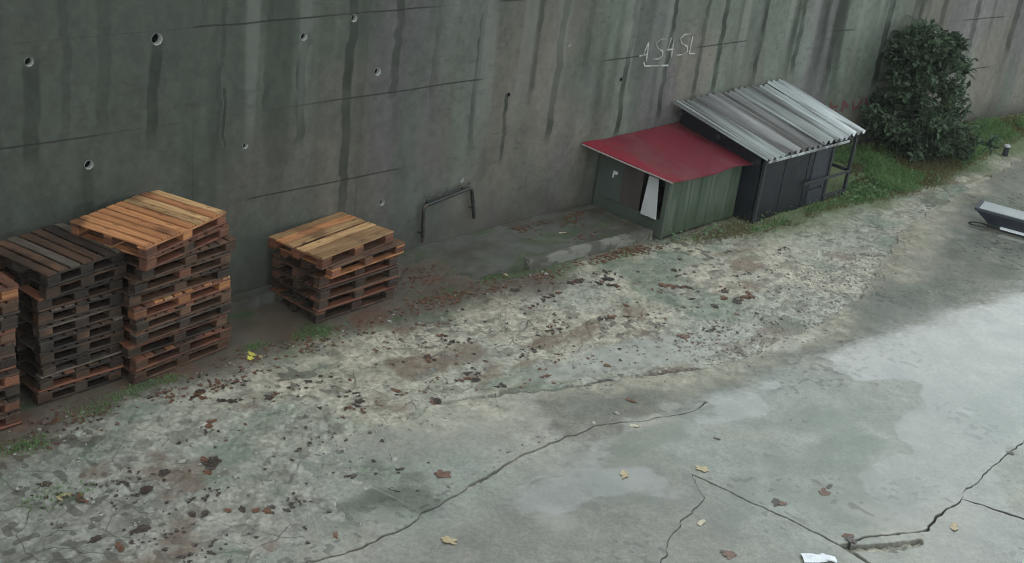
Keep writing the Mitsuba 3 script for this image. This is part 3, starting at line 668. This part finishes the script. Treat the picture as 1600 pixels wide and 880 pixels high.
def red_sheet(xa, xb_, ya, yb, skew, lift, seed, notch=0):
    """A thin roof sheet from the front edge (ya) back to yb, skewed, sagging a little, with real thickness."""
    nx, ny = 26, 20
    u, w = np.meshgrid(np.linspace(0, 1, nx), np.linspace(0, 1, ny), indexing='ij')
    x = xa + (xb_ - xa) * u + skew * w * (1 - u)
    y = ya + (yb - ya) * w + .02 * (meshkit.noise(np.stack([u * 5, w * 0 + seed, u * 0], -1)) - .5) * (1 - w)
    z = .905 + .175 * w + lift - .03 * np.clip((w < .25) * (.25 - w) * 2, 0, 1) * np.sin(u * 9) ** 2 + .055 * (meshkit.fbm(np.stack([x * 1.6, y * 1.6, x * 0 + seed], -1), 3) - .5) - .012 * np.sin(u * np.pi)
    top = np.stack([x, y, z], -1).reshape(-1, 3); bot = top - [0, 0, .014]
    i, j = np.meshgrid(np.arange(nx - 1), np.arange(ny - 1), indexing='ij'); a = (i * ny + j).ravel()
    f = np.vstack([np.stack([a, a + ny, a + ny + 1], 1), np.stack([a, a + ny + 1, a + 1], 1)]); n = nx * ny
    e = np.concatenate([np.arange(nx) * ny, (nx - 1) * ny + np.arange(1, ny), np.arange(nx - 1)[::-1] * ny + ny - 1, np.arange(1, ny - 1)[::-1]])
    e2 = np.roll(e, -1)
    f = np.vstack([f, f[:, ::-1] + n, np.stack([e, e + n, e2 + n], 1), np.stack([e, e2 + n, e2], 1)])
    return trimesh.Trimesh(np.vstack([top, bot]), f, process=False)
rf = part(gs, 'roof', red_sheet(13.58, 15.66, -1.42, -.02, -.30, .0, 1), 'red_sheet', smooth=40, label='flat red roof sheet')
part(rf, 'edge_strip', cat([tube([(13.575, -1.425, .890), (13.43, -.72, .965), (13.27, -.03, 1.055)], .012, 8)]), 'pale_edge', smooth=40)

# ------------------------------------------------------------------ kennel with corrugated roof
kn = thing('metal_roof_shed', 'dark shed with grey corrugated metal roof between red roof and bush', 'shed')
def corrugated(xa, xb_, ya, yb, za, zb, pitch, amp, skew, seed, warp=.02):
    n = int((xb_ - xa) / pitch * 8); ny = 9
    u, w = np.meshgrid(np.linspace(0, 1, n), np.linspace(0, 1, ny), indexing='ij')
    x = xa + (xb_ - xa) * u + skew * w
    ph = u * (xb_ - xa) / pitch * 2 * np.pi
    wave = np.clip(np.sin(ph) * 1.6, -1, 1) * amp
    y = ya + (yb - ya) * w
    z = za + (zb - za) * w + wave + warp * (meshkit.fbm(np.stack([x * 1.3, y * .9, x * 0 + seed], -1), 2) - .5)
    top = np.stack([x, y, z], -1).reshape(-1, 3)
    bot = top - [0, 0, .004]
    i, j = np.meshgrid(np.arange(n - 1), np.arange(ny - 1), indexing='ij'); a = (i * ny + j).ravel()
    f = np.vstack([np.stack([a, a + ny, a + ny + 1], 1), np.stack([a, a + ny + 1, a + 1], 1)]); N = n * ny
    e = np.concatenate([np.arange(n) * ny, (n - 1) * ny + np.arange(1, ny), np.arange(n - 1)[::-1] * ny + ny - 1, np.arange(1, ny - 1)[::-1]])
    e2 = np.roll(e, -1)
    f = np.vstack([f, f[:, ::-1] + N, np.stack([e, e + N, e2 + N], 1), np.stack([e, e2 + N, e2], 1)])
    return trimesh.Trimesh(np.vstack([top, bot]), f, process=False)
roofk = key_of(kn + '__roof')
put(roofk, cat([box(15.45, 18.15, -1.55, -1.48, .90, .96), box(15.25, 18.2, -.20, -.13, 1.27, 1.33), box(15.35, 18.2, -.86, -.80, 1.09, 1.15)]), 'post_dark')
sheets = [(15.36, 15.96, 'zinc_mid', .150, .026, 0), (15.90, 16.46, 'zinc_dark', .160, .030, .020), (16.42, 16.90, 'zinc_dark', .150, .028, .002), (16.86, 17.36, 'zinc_mid', .160, .026, .030), (17.36, 17.78, 'zinc_light', .150, .026, .008), (17.74, 18.20, 'zinc_pale', .150, .028, .036)]
for q, (a, b, mt, pitch, amp, lift) in enumerate(sheets):
    part(roofk, 'sheet', corrugated(a, b, -1.72 + .012 * q, -.06 + .02 * (q % 2), 1.02 + lift, 1.415 + lift, pitch, amp, -.14 + .05 * q * .4, q), mt, smooth=50)
for x in (15.40, 16.86, 17.40):
    part(roofk, 'ridge_strip', tube([(x, -1.73, 1.052), (x - .07, -.9, 1.255), (x - .12, -.06, 1.452)], .013, 8), 'zinc_pale', smooth=40)
part(roofk, 'eave_strip', cat([cbox(15.38, 17.6, -1.745, -1.730, .985, 1.022, .003)]), 'zinc_light')
fx = [15.50, 15.83, 16.10, 16.44, 16.76, 17.05, 17.34]
for q in range(6):
    part(kn, 'front_board', cbox(fx[q] + .004, fx[q + 1] - .004, -1.60 + .006 * (q % 2), -1.575 + .006 * (q % 2), .0 + .02 * (q % 3), .985, .003), 'tarp_dark')
part(kn, 'grey_panel', cbox(16.9, 17.36, -1.612, -1.602, .30, .97, .003), 'tarp_grey')
part(kn, 'grey_panel', cbox(16.9, 17.36, -1.612, -1.602, .02, .26, .003), 'tarp_grey')
def gable(x, w, ya, yb, za, zb):
    return trimesh.convex.convex_hull(np.array([(q, y, z) for q in (x, x + w) for y, z in ((ya, 0), (yb, 0), (ya, za), (yb, zb))]))
part(kn, 'side_tarp', gable(15.46, .025, -1.57, -.06, .985, 1.36), 'tarp_dark')
part(kn, 'back_sheet', cbox(15.50, 18.1, -.05, -.03, .0, 1.34, .004), 'tarp_dark')
part(kn, 'inner_wall', gable(17.34, .025, -1.57, -.06, .985, 1.34), 'tarp_dark')
for x, y, h in ((15.50, -1.615, .98), (17.38, -1.62, .98), (18.02, -1.62, .98), (18.02, -.10, 1.30), (18.02, -.85, 1.12)):
    part(kn, 'post', cbox(x - .024, x + .024, y - .024, y + .024, -.02, h, .004), 'post_dark')
part(kn, 'rail', cbox(16.66, 18.06, -1.655, -1.645, .40, .45, .003), 'post_dark')
part(kn, 'rail', cbox(17.41, 18.0, -1.64, -1.60, .06, .11, .003), 'post_dark')
part(kn, 'rail', cbox(18.01, 18.04, -1.59, -.12, .40, .45, .003), 'post_dark')

# ------------------------------------------------------------------ bush
bs = thing('evergreen_bush', 'dense conical evergreen bush with glossy leaves against the wall', 'bush')
bx, by, bh = 21.5, -1.12, 2.20
LEAN = np.array([-.36, .30])
def bush_r(z): return np.interp(z, [0, .12, .32, .5, .68, .85, .95, 1], [.56, .74, .84, .82, .72, .56, .40, .14])
br_ = np.random.default_rng(21)
limbs = [tube([(bx, by, -.05), (bx - .08, by + .07, .7), (bx - .2, by + .18, 1.5), (bx + LEAN[0], by + LEAN[1], 2.2)], [.06, .05, .035, .012], 8)]
part(bs, 'trunk', limbs[0], 'bark', smooth=40)
lm = []
for k in range(34):
    z = br_.uniform(.15, 2.1); t = br_.uniform(0, 2 * np.pi); R = .8 * bush_r(z / bh)
    p0 = np.array([bx + LEAN[0] * z / bh, by + LEAN[1] * z / bh, z]); p1 = p0 + [R * np.cos(t), R * np.sin(t), .28]
    lm.append(tube([p0, (p0 + p1) / 2 - [0, 0, .03], p1], [.02, .013, .005], 5))
part(bs, 'limb', cat(lm), 'bark')
def leaves(centers, dirs, length, width, r):
    """Folded leaf blades: 4 triangles each."""
    n = len(centers)
    d = dirs / np.linalg.norm(dirs, axis=1, keepdims=True)
    s = np.cross(d, r.normal(size=(n, 3)) * .35 + [0, 0, 1.0]); s /= np.linalg.norm(s, axis=1, keepdims=True) + 1e-9
    up = np.cross(s, d)
    L = (length * r.uniform(.65, 1.25, n))[:, None]; W = (width * r.uniform(.7, 1.2, n))[:, None]
    base, mid, tip = centers, centers + d * L * .5 - up * L * .02, centers + d * L - up * L * .16
    l, q = mid + s * W * .5 + up * W * .16, mid - s * W * .5 + up * W * .16
    v = np.stack([base, l, tip, q, mid], 1).reshape(-1, 3)
    k = np.arange(n)[:, None] * 5
    f = np.vstack([k + [0, 4, 1], k + [1, 4, 2], k + [2, 4, 3], k + [3, 4, 0]])
    return trimesh.Trimesh(v, f, process=False)
def bush_crown():
    n = 300
    z = br_.uniform(.02, 1, n) ** 1.15; th = br_.uniform(0, 2 * np.pi, n)
    R = bush_r(z) * np.where(br_.uniform(size=n) < .10, br_.uniform(1.2, 1.5, n), br_.uniform(.40, 1.20, n)) * (.62 + .76 * meshkit.noise(np.stack([np.cos(th) * 1.3, np.sin(th) * 1.3, z * 4], -1), 4))
    c = np.stack([bx + LEAN[0] * z + R * np.cos(th), by + LEAN[1] * z + R * np.sin(th) * .92, .05 + z * bh], 1)
    out = np.stack([np.cos(th), np.sin(th), np.full(n, .55)], 1)
    k = br_.integers(14, 40, n); i = np.repeat(np.arange(n), k)
    d = out[i] * .9 + br_.normal(size=(len(i), 3)) * .75
    cen = c[i] + br_.normal(size=(len(i), 3)) * .055 - out[i] * br_.uniform(0, .12, (len(i), 1))
    ok = cen[:, 1] < wall_y(cen[:, 0]) - .07
    return leaves(cen[ok], d[ok], .175, .088, br_)
part(bs, 'crown', bush_crown(), 'bush_leaf')

# ------------------------------------------------------------------ grass, weeds, gravel (uncountable)
gr = np.random.default_rng(5)
BANK = Polygon([(13.75, -1.36), (14.0, -1.72), (15.1, -1.98), (16.4, -2.02), (17.3, -1.95), (18.7, -2.22), (20.3, -2.3), (21.5, -2.05), (23.6, -1.8), (25, -1.7), (27, -1.5), (32, -1.3), (32, -.05), (18.2, -.05), (18.15, -1.58), (15.5, -1.64), (15.45, -1.36)])
def sample(polygon, n, r):
    x0_, y0_, x1_, y1_ = polygon.bounds
    q = np.stack([r.uniform(x0_, x1_, n * 3), r.uniform(y0_, y1_, n * 3)], 1)
    q = q[shapely.contains_xy(polygon, q[:, 0], q[:, 1])]
    return q[:n]
def blades(xy, h, w, r):
    n = len(xy); z = ground_z(xy[:, 0], xy[:, 1])
    b = np.stack([xy[:, 0], xy[:, 1], z - .01], 1)
    t = r.uniform(0, 2 * np.pi, n); s = np.stack([np.cos(t), np.sin(t), 0 * t], 1) * (w * r.uniform(.6, 1.3, n))[:, None]
    hh = (h * r.uniform(.45, 1.35, n))[:, None]
    lean = r.normal(size=(n, 3)) * [.45, .45, 0]
    mid = b + (lean * .35 + [0, 0, .62]) * hh; tip = b + (lean * 1.1 + [0, 0, .95]) * hh
    v = np.stack([b - s, b + s, mid + s * .7, mid - s * .7, tip], 1).reshape(-1, 3)
    k = np.arange(n)[:, None] * 5
    return trimesh.Trimesh(v, np.vstack([k + [0, 1, 2], k + [0, 2, 3], k + [3, 2, 4]]), process=False)
BANK = BANK.difference(Polygon([(18.1, -.03), (40, -.03 - .11 * 21.9), (40, 3), (18.1, 3)]))
q = sample(BANK, 42000, gr)
dens = meshkit.fbm(np.stack([q[:, 0] * 1.1, q[:, 1] * 1.6, q[:, 0] * 0], 1), 3, 2)
edge = np.array([BANK.exterior.distance(Point(a)) for a in q])
dry = (meshkit.fbm(np.stack([q[:, 0] * .9, q[:, 1] * 1.4, q[:, 0] * 0 + 4], 1), 2, 6) > .53) | (edge < .12)
keep = (dens > .38 - .30 * np.clip((q[:, 0] - 18) / 4, 0, 1)) & (gr.uniform(size=len(q)) < np.clip(edge / .25, .15, 1))
gq = q[keep & ~dry]; tall = meshkit.noise(np.stack([gq[:, 0] * 2.3, gq[:, 1] * 3.1, gq[:, 0] * 0], 1), 8) > .62
put('grass', cat([blades(gq[~tall], .075, .006, gr), blades(gq[tall], .16, .007, gr)]), 'grass_blade'); labels['grass'] = {'label': 'short green grass on the bank round the bush', 'category': 'grass', 'kind': 'stuff'}
put('dry_grass', blades(q[keep & dry], .07, .006, gr), 'grass_dry'); labels['dry_grass'] = {'label': 'yellowed grass at the ragged edge of the bank', 'category': 'grass', 'kind': 'stuff'}
WEEDS = [(18.35, -1.55, 70, .20), (18.6, -1.9, 60, .22), (18.9, -1.6, 50, .3), (19.3, -1.9, 46, .3), (17.7, -1.95, 36, .25), (16.0, -1.85, 30, .2), (20.2, -2.0, 40, .3), (21.8, -1.9, 40, .3), (22.6, -1.6, 30, .3), (14.6, -1.55, 34, .22), (15.3, -1.8, 30, .25), (13.95, -1.45, 16, .1)]
cw, dw = [], []
for x, y, n, s in WEEDS:
    xy = np.stack([x + gr.normal(size=n) * s, y + gr.normal(size=n) * s * .6], 1)
    zz = ground_z(xy[:, 0], xy[:, 1])
    cw.append(np.stack([xy[:, 0], xy[:, 1], zz + gr.uniform(.02, .14, n)], 1)); dw.append(np.stack([gr.normal(size=n), gr.normal(size=n), gr.uniform(.0, .5, n)], 1))
put('weeds', leaves(np.vstack(cw), np.vstack(dw), .065, .045, gr), 'weed_leaf'); labels['weeds'] = {'label': 'low broad-leaved weeds growing at the foot of the sheds', 'category': 'weeds', 'kind': 'stuff'}
MOSS = [(5.25, -1.22, .16, 300), (4.45, -1.45, .14, 420), (5.65, -1.14, .10, 130), (4.3, -2.3, .18, 300), (10.76, -.98, .16, 350), (6.1, -1.10, .08, 200), (8.0, -1.10, .18, 300), (7.2, -.98, .1, 200), (12.9, -1.32, .2, 200)]
q = np.vstack([np.stack([x + gr.normal(size=n) * s, y + gr.normal(size=n) * s * .5], 1) for x, y, s, n in MOSS])
q = q[q[:, 1] < -.2]
put('moss_tufts', blades(q, .035, .006, gr), 'grass_blade'); labels['moss_tufts'] = {'label': 'small green tufts of moss and grass by the pallet stacks', 'category': 'moss', 'kind': 'stuff'}
def stones(xy, size, r):
    ico = trimesh.creation.icosahedron(); n = len(xy)
    s = (size * np.exp(r.normal(size=n) * .45))[:, None, None]
    v = ico.vertices[None] * r.uniform(.55, 1.1, (n, 12, 1)) * s * np.stack([r.uniform(.8, 1.4, n), r.uniform(.8, 1.4, n), r.uniform(.35, .7, n)], 1)[:, None]
    z = np.array([surface_z(a, b) for a, b in xy])
    v = v + np.stack([xy[:, 0], xy[:, 1], z + .003], 1)[:, None]
    f = ico.faces[None] + (np.arange(n) * 12)[:, None, None]
    return trimesh.Trimesh(v.reshape(-1, 3), f.reshape(-1, 3), process=False)
gv = [np.stack([gr.uniform(4, 15, 2200), gr.uniform(-4.2, -1.1, 2200)], 1)]
rel = LineString(RE)
for k in range(1500):
    t = gr.uniform(.1, 6.8); c = rel.interpolate(t).coords[0]
    gv.append(np.array([[c[0] + gr.normal() * .12, c[1] + .25 + gr.normal() * .30]]))
gv.append(np.stack([gr.normal(size=500) * .5 + 14.8, gr.normal(size=500) * .22 - 3.35], 1))
gv = np.vstack(gv); gv = gv[(gv[:, 1] > -4.6) & (gv[:, 1] < -1.0)]
gv = gv[~shapely.contains_xy(shapely.unary_union([p.buffer(-.25) for p, _ in PLATES]), gv[:, 0], gv[:, 1])]
put('gravel', stones(gv, .011, gr), 'pebble'); labels['gravel'] = {'label': 'loose pale gravel strewn over the crumbling concrete', 'category': 'gravel', 'kind': 'stuff'}

# ------------------------------------------------------------------ fallen leaves
lf = np.random.default_rng(9)
def leaf_mesh(seed):
    r = np.random.default_rng(seed)
    n = 20; t = np.linspace(0, 2 * np.pi, n, endpoint=False)
    rad = .62 + .34 * np.abs(np.cos(r.choice([1.5, 2.5]) * t + r.uniform(0, 3))) * (.7 + .3 * np.cos(t)) + r.uniform(-.16, .12, n)
    curl = r.uniform(.1, .5)
    pts = np.stack([rad * np.cos(t), rad * np.sin(t) * r.uniform(.42, .85), .10 + curl * (rad * np.cos(t + r.uniform(0, 6))) ** 2 * .6 + r.uniform(-.04, .08, n)], 1)
    v = np.vstack([pts, [[0, 0, .10]], pts - [0, 0, .03], [[0, 0, .07]]])
    f = [[n, j, (j + 1) % n] for j in range(n)] + [[2 * n + 1, n + 1 + (j + 1) % n, n + 1 + j] for j in range(n)]
    f += [[j, n + 1 + j, n + 1 + (j + 1) % n] for j in range(n)] + [[j, n + 1 + (j + 1) % n, (j + 1) % n] for j in range(n)]
    return trimesh.Trimesh(v, f, process=False)
LEAF = [mikit.ply(leaf_mesh(s)) for s in range(6)]
def leaf(x, y, size, mat, label, group=None, tilt=6):
    k = thing('fallen_leaf', label, 'leaf', group)
    scene[k] = {**LEAF[lf.integers(6)], 'bsdf': {'type': 'ref', 'id': mat},
                'to_world': T().translate([x, y, surface_z(x, y) + .002]).rotate([0, 0, 1], lf.uniform(0, 360)).rotate([1, 0, 0], lf.uniform(-tilt, tilt)).scale([size, size, size * .45])}
    return k
NAMED = [
    (9.24, -5.33, .085, 'leaf_tan', 'pale yellow-tan leaf lying on the slab crack right of the photo middle'),
    (9.70, -4.06, .085, 'leaf_brown', 'orange-brown leaf alone on the slab just below the long crack'),
    (9.32, -4.42, .070, 'leaf_pale', 'whitish leaf at the end of the lower slab crack'),
    (8.51, -5.86, .080, 'leaf_pale', 'pale curled leaf on the brownish slab at bottom centre'),
    (10.43, -7.34, .090, 'leaf_tan', 'tan leaf beside the open crack at the bottom right'),
    (7.14, -3.95, .10, 'leaf_brown', 'reddish brown leaf on the slab band left of centre'),
    (12.26, -7.06, .055, 'leaf_black', 'small black leaf near the right edge of the wet slab'),
    (9.84, -5.07, .045, 'leaf_black', 'small black leaf alone on the big wet slab'),
    (7.08, -1.09, .085, 'leaf_yellow', 'bright yellow leaf right of the tallest pallet stack'),
    (4.34, -2.34, .08, 'leaf_tan', 'tan leaf at the left edge among the gravel'),
    (10.94, -1.02, .07, 'leaf_tan', 'tan leaf at the left end of the concrete ledge'),
    (12.4, -.62, .075, 'leaf_pale', 'pale leaf on the ledge left of the green shed'),
    (8.54, -4.94, .09, 'leaf_tan', 'dull tan leaf on the lower middle slab'),
    (6.49, -4.73, .09, 'leaf_tan', 'straw-coloured leaf at the lower left slab edge')]
for a in NAMED: leaf(*a)
leaf(7.02, -1.16, .06, 'leaf_yellow', 'smaller yellow leaf touching the bright yellow one'); leaf(7.12, -1.2, .045, 'leaf_tan', 'small tan leaf below the yellow leaves by the tallest stack')
SPOTS = [(5.48, -3.44), (5.40, -3.36), (5.55, -3.50), (5.62, -3.47), (5.70, -3.58), (5.03, -3.18), (5.12, -3.24), (4.25, -3.02), (4.34, -3.23), (5.64, -2.59), (5.58, -2.52), (5.80, -4.11), (6.29, -1.72), (6.36, -1.80), (7.84, -2.51), (5.3, -3.3)]
BRK = Polygon([(6.2, -1.35), (8.0, -1.35), (10.5, -1.3), (13.5, -1.75), (15.2, -2.3), (14.0, -3.3), (11.5, -3.8), (9.8, -3.5), (8.4, -3.0), (6.6, -2.6), (5.4, -2.2)])
for pg, n in ((BRK, 40), (Polygon([(4.0, -2.0), (6, -2.5), (7.6, -3.2), (7.6, -4.1), (5.6, -4.2), (4.2, -3.4)]), 9), (Polygon([(8, -4.4), (9, -4.5), (12, -5), (13, -6.5), (11, -7), (9, -7), (7, -5.5)]), 4)):
    for x, y in sample(pg, n, lf):
        a = lf.uniform(0, 3.14)
        for k in range(lf.choice([1, 1, 2, 3, 4])):
            SPOTS.append((x + k * .075 * math.cos(a) + lf.normal() * .015, y + k * .075 * math.sin(a) * .5 + lf.normal() * .015))
def leaf_words(x, y):
    on = any(p.contains(Point(x, y)) for p, _ in PLATES)
    if on: return ('smooth wet slab', 'on the smooth slabs')
    if x < 6.2: return ('rough concrete at the lower left', 'at the lower left')
    if x < 8.6: return ('rough concrete in front of the pallet stacks', 'in front of the pallets')
    if x < 11.6: return ('rough concrete left of the ledge end', 'in the middle of the rough concrete')
    return ('rough concrete in front of the sheds', 'in front of the sheds')
for x, y in SPOTS:
    br_n = lf.uniform() > .58
    w1, w2 = leaf_words(x, y)
    leaf(x, y, lf.uniform(.045, .092), 'leaf_brown' if br_n else 'leaf_black', f"{'reddish brown' if br_n else 'blackish'} wet leaf flattened on the {w1}", f"{'brown' if br_n else 'black'} leaves {w2}", 10)
# a mass of small fragments
def litter_mass(areas, seed):
    r = np.random.default_rng(seed); ms = []
    base = [leaf_mesh(s) for s in (40, 41, 42)]
    for pg, n, s in areas:
        hubs = sample(pg, max(4, n // 14), r)
        pick_ = r.integers(len(hubs), size=n)
        for x, y in np.where(r.uniform(size=(n, 1)) < .72, hubs[pick_] + r.normal(size=(n, 2)) * [.13, .05], sample(pg, n, r)):
            m = base[r.integers(3)].copy(); k = s * r.uniform(.5, 1.4)
            c, sn = np.cos(a := r.uniform(0, 6.28)), np.sin(a)
            v = m.vertices * k; m.vertices = np.stack([v[:, 0] * c - v[:, 1] * sn + x, v[:, 0] * sn + v[:, 1] * c + y, v[:, 2] + surface_z(x, y) + .002], 1)
            ms.append(m)
    return cat(ms)
near_wall = Polygon([(4.3, -1.0), (7, -1.0), (8, -1.05), (9.5, -.95), (9.5, -1.3), (6, -1.6), (4.4, -1.6)])
ledge_foot = Polygon([(9.6, -1.0), (11.6, -1.18), (13.6, -1.3), (13.6, -1.5), (11.5, -1.4), (9.6, -1.25)])
put('brown_litter', litter_mass([(Polygon([(11.85, -.1), (13.55, -.1), (13.55, -1.0), (11.85, -.95)]), 90, .026), (Polygon([(11.85, -.12), (13.55, -.12), (13.55, -.3), (11.85, -.3)]), 80, .026), (Polygon([(9.4, -.3), (11.3, -.3), (11.3, -1.3), (9.3, -1.3)]), 260, .026), (near_wall, 330, .024), (ledge_foot, 220, .026), (Polygon([(12.3, -1.22), (13.3, -1.28), (13.2, -1.48), (12.3, -1.42)]), 150, .032), (BRK, 300, .022)], 4), 'leaf_brown')
labels['brown_litter'] = {'label': 'small brown leaf scraps strewn along the dirt by the wall', 'category': 'leaf litter', 'kind': 'stuff'}
put('dark_litter', litter_mass([(BRK, 230, .028), (near_wall, 160, .02), (Polygon([(4, -1.8), (6.4, -2.6), (7.6, -3.3), (7, -4.2), (5, -4), (3.8, -2.8)]), 190, .024)], 6), 'leaf_black')
labels['dark_litter'] = {'label': 'tiny dark leaf crumbs scattered over the rough concrete', 'category': 'leaf litter', 'kind': 'stuff'}

# ------------------------------------------------------------------ dark low tray at the right edge
tr = thing('flatbed_trailer', 'low dark flatbed trailer with pale deck at the right edge of the yard', 'trailer')
cx, cy, ang = 18.66, -3.50, math.atan2(-4.21 + 3.49, 18.82 - 18.64)
def tr_local(m):     # local: x runs along the front edge (away from the wall), y back from it
    R = trimesh.transformations.rotation_matrix(ang, (0, 0, 1)); R[:3, 3] = (cx, cy, 0)
    m = m.copy(); m.apply_transform(R); return m
bodyv = [(0, 0, .31), (2.2, 0, .31), (2.2, .50, .31), (0, .50, .31), (.24, .12, .09), (2.06, .12, .09), (2.06, .45, .09), (.24, .45, .09)]
part(tr, 'body', tr_local(trimesh.convex.convex_hull(np.array(bodyv))), 'tray_paint')
part(tr, 'deck', tr_local(cbox(.05, 2.15, .035, .48, .312, .322, .003)), 'tray_deck', label='pale wet deck')
part(tr, 'rim', tr_local(cat([cbox(0, 2.2, -.012, .030, .285, .330, .004), cbox(-.012, .032, .032, .50, .285, .330, .004)])), 'tray_paint')
part(tr, 'white_strip', tr_local(cbox(.42, 2.05, .085, .12, .065, .105, .004)), 'white_plastic', label='white strip along its lower front edge')
for x, y in ((.45, .22), (1.85, .22), (.45, .38), (1.85, .38)):
    w_ = trimesh.creation.cylinder(.045, .06, sections=20); w_.apply_transform(trimesh.transformations.rotation_matrix(np.pi / 2, (0, 1, 0))); w_.apply_translation((x, y, .075))
    part(tr, 'wheel', tr_local(w_), 'post_dark', smooth=40)
th = np.linspace(0, 2 * np.pi, 22)
part(tr, 'tow_loop', tr_local(tube(np.stack([.12 + .15 * np.cos(th), .02 + .09 * np.sin(th), .075 + .01 * np.cos(th)], 1), .012, 8, False)), 'pipe_black', smooth=40)

# ------------------------------------------------------------------ small things
ps = thing('marker_stub', 'short black stub with pale top by the grass edge at the far right', 'post')
z_ = surface_z(23.22, -1.99)
part(ps, 'stub', trimesh.creation.revolve([(0, z_ - .02), (.055, z_ - .02), (.05, z_ + .13), (.06, z_ + .14), (.06, z_ + .17), (0, z_ + .17)], sections=14), 'post_dark', smooth=40)
part(ps, 'cap', trimesh.creation.revolve([(0, z_ + .171), (.058, z_ + .171), (.05, z_ + .21), (0, z_ + .22)], sections=14), 'white_board', smooth=40)
for k in ('stub', 'cap'): scene[f'{ps}__{k}']['to_world'] = T().translate([23.22, -1.99, 0])
def bag_mesh():
    nx, ny = 26, 12
    u, w = np.meshgrid(np.linspace(0, 1, nx), np.linspace(0, 1, ny), indexing='ij')
    P = np.stack([u * 5, w * 4, u * 0], -1)
    x, y = u * .30, (w - .5) * .09 + .05 * (meshkit.noise(P, 3) - .5)
    z = .012 + .055 * meshkit.fbm(P * 1.4, 3, 5) * np.sin(np.pi * w) ** .5 * np.sin(np.pi * np.clip(u, .02, .98)) ** .4
    a = np.arctan2(-6.95 + 6.72, 9.10 - 8.83)
    top = np.stack([8.80 + x * np.cos(a) - y * np.sin(a), -6.73 + x * np.sin(a) + y * np.cos(a), z + .024], -1).reshape(-1, 3)
    i, j = np.meshgrid(np.arange(nx - 1), np.arange(ny - 1), indexing='ij'); q = (i * ny + j).ravel()
    f = np.vstack([np.stack([q, q + ny, q + ny + 1], 1), np.stack([q, q + ny + 1, q + 1], 1)])
    return trimesh.Trimesh(np.vstack([top, top - [0, 0, .004]]), np.vstack([f, f[:, ::-1] + nx * ny]), process=False)
bk = thing('plastic_scrap', 'crumpled white plastic scrap on the slab at the bottom edge', 'plastic scrap')
put(bk, bag_mesh(), 'white_plastic', smooth=True)

# ------------------------------------------------------------------ thin damp haze
scene['haze_air'] = {'type': 'homogeneous', 'albedo': 0.95, 'sigma_t': 0.0005}
scene['haze'] = {'type': 'cube', 'bsdf': {'type': 'null'}, 'interior': {'type': 'ref', 'id': 'haze_air'}, 'to_world': T().translate([0, 0, 4.0]).scale([1700, 1700, 5.2])}
labels['haze'] = {'label': 'thin damp haze hanging over the whole yard', 'category': 'haze', 'kind': 'stuff'}
scene['camera']['medium'] = {'type': 'ref', 'id': 'haze_air'}
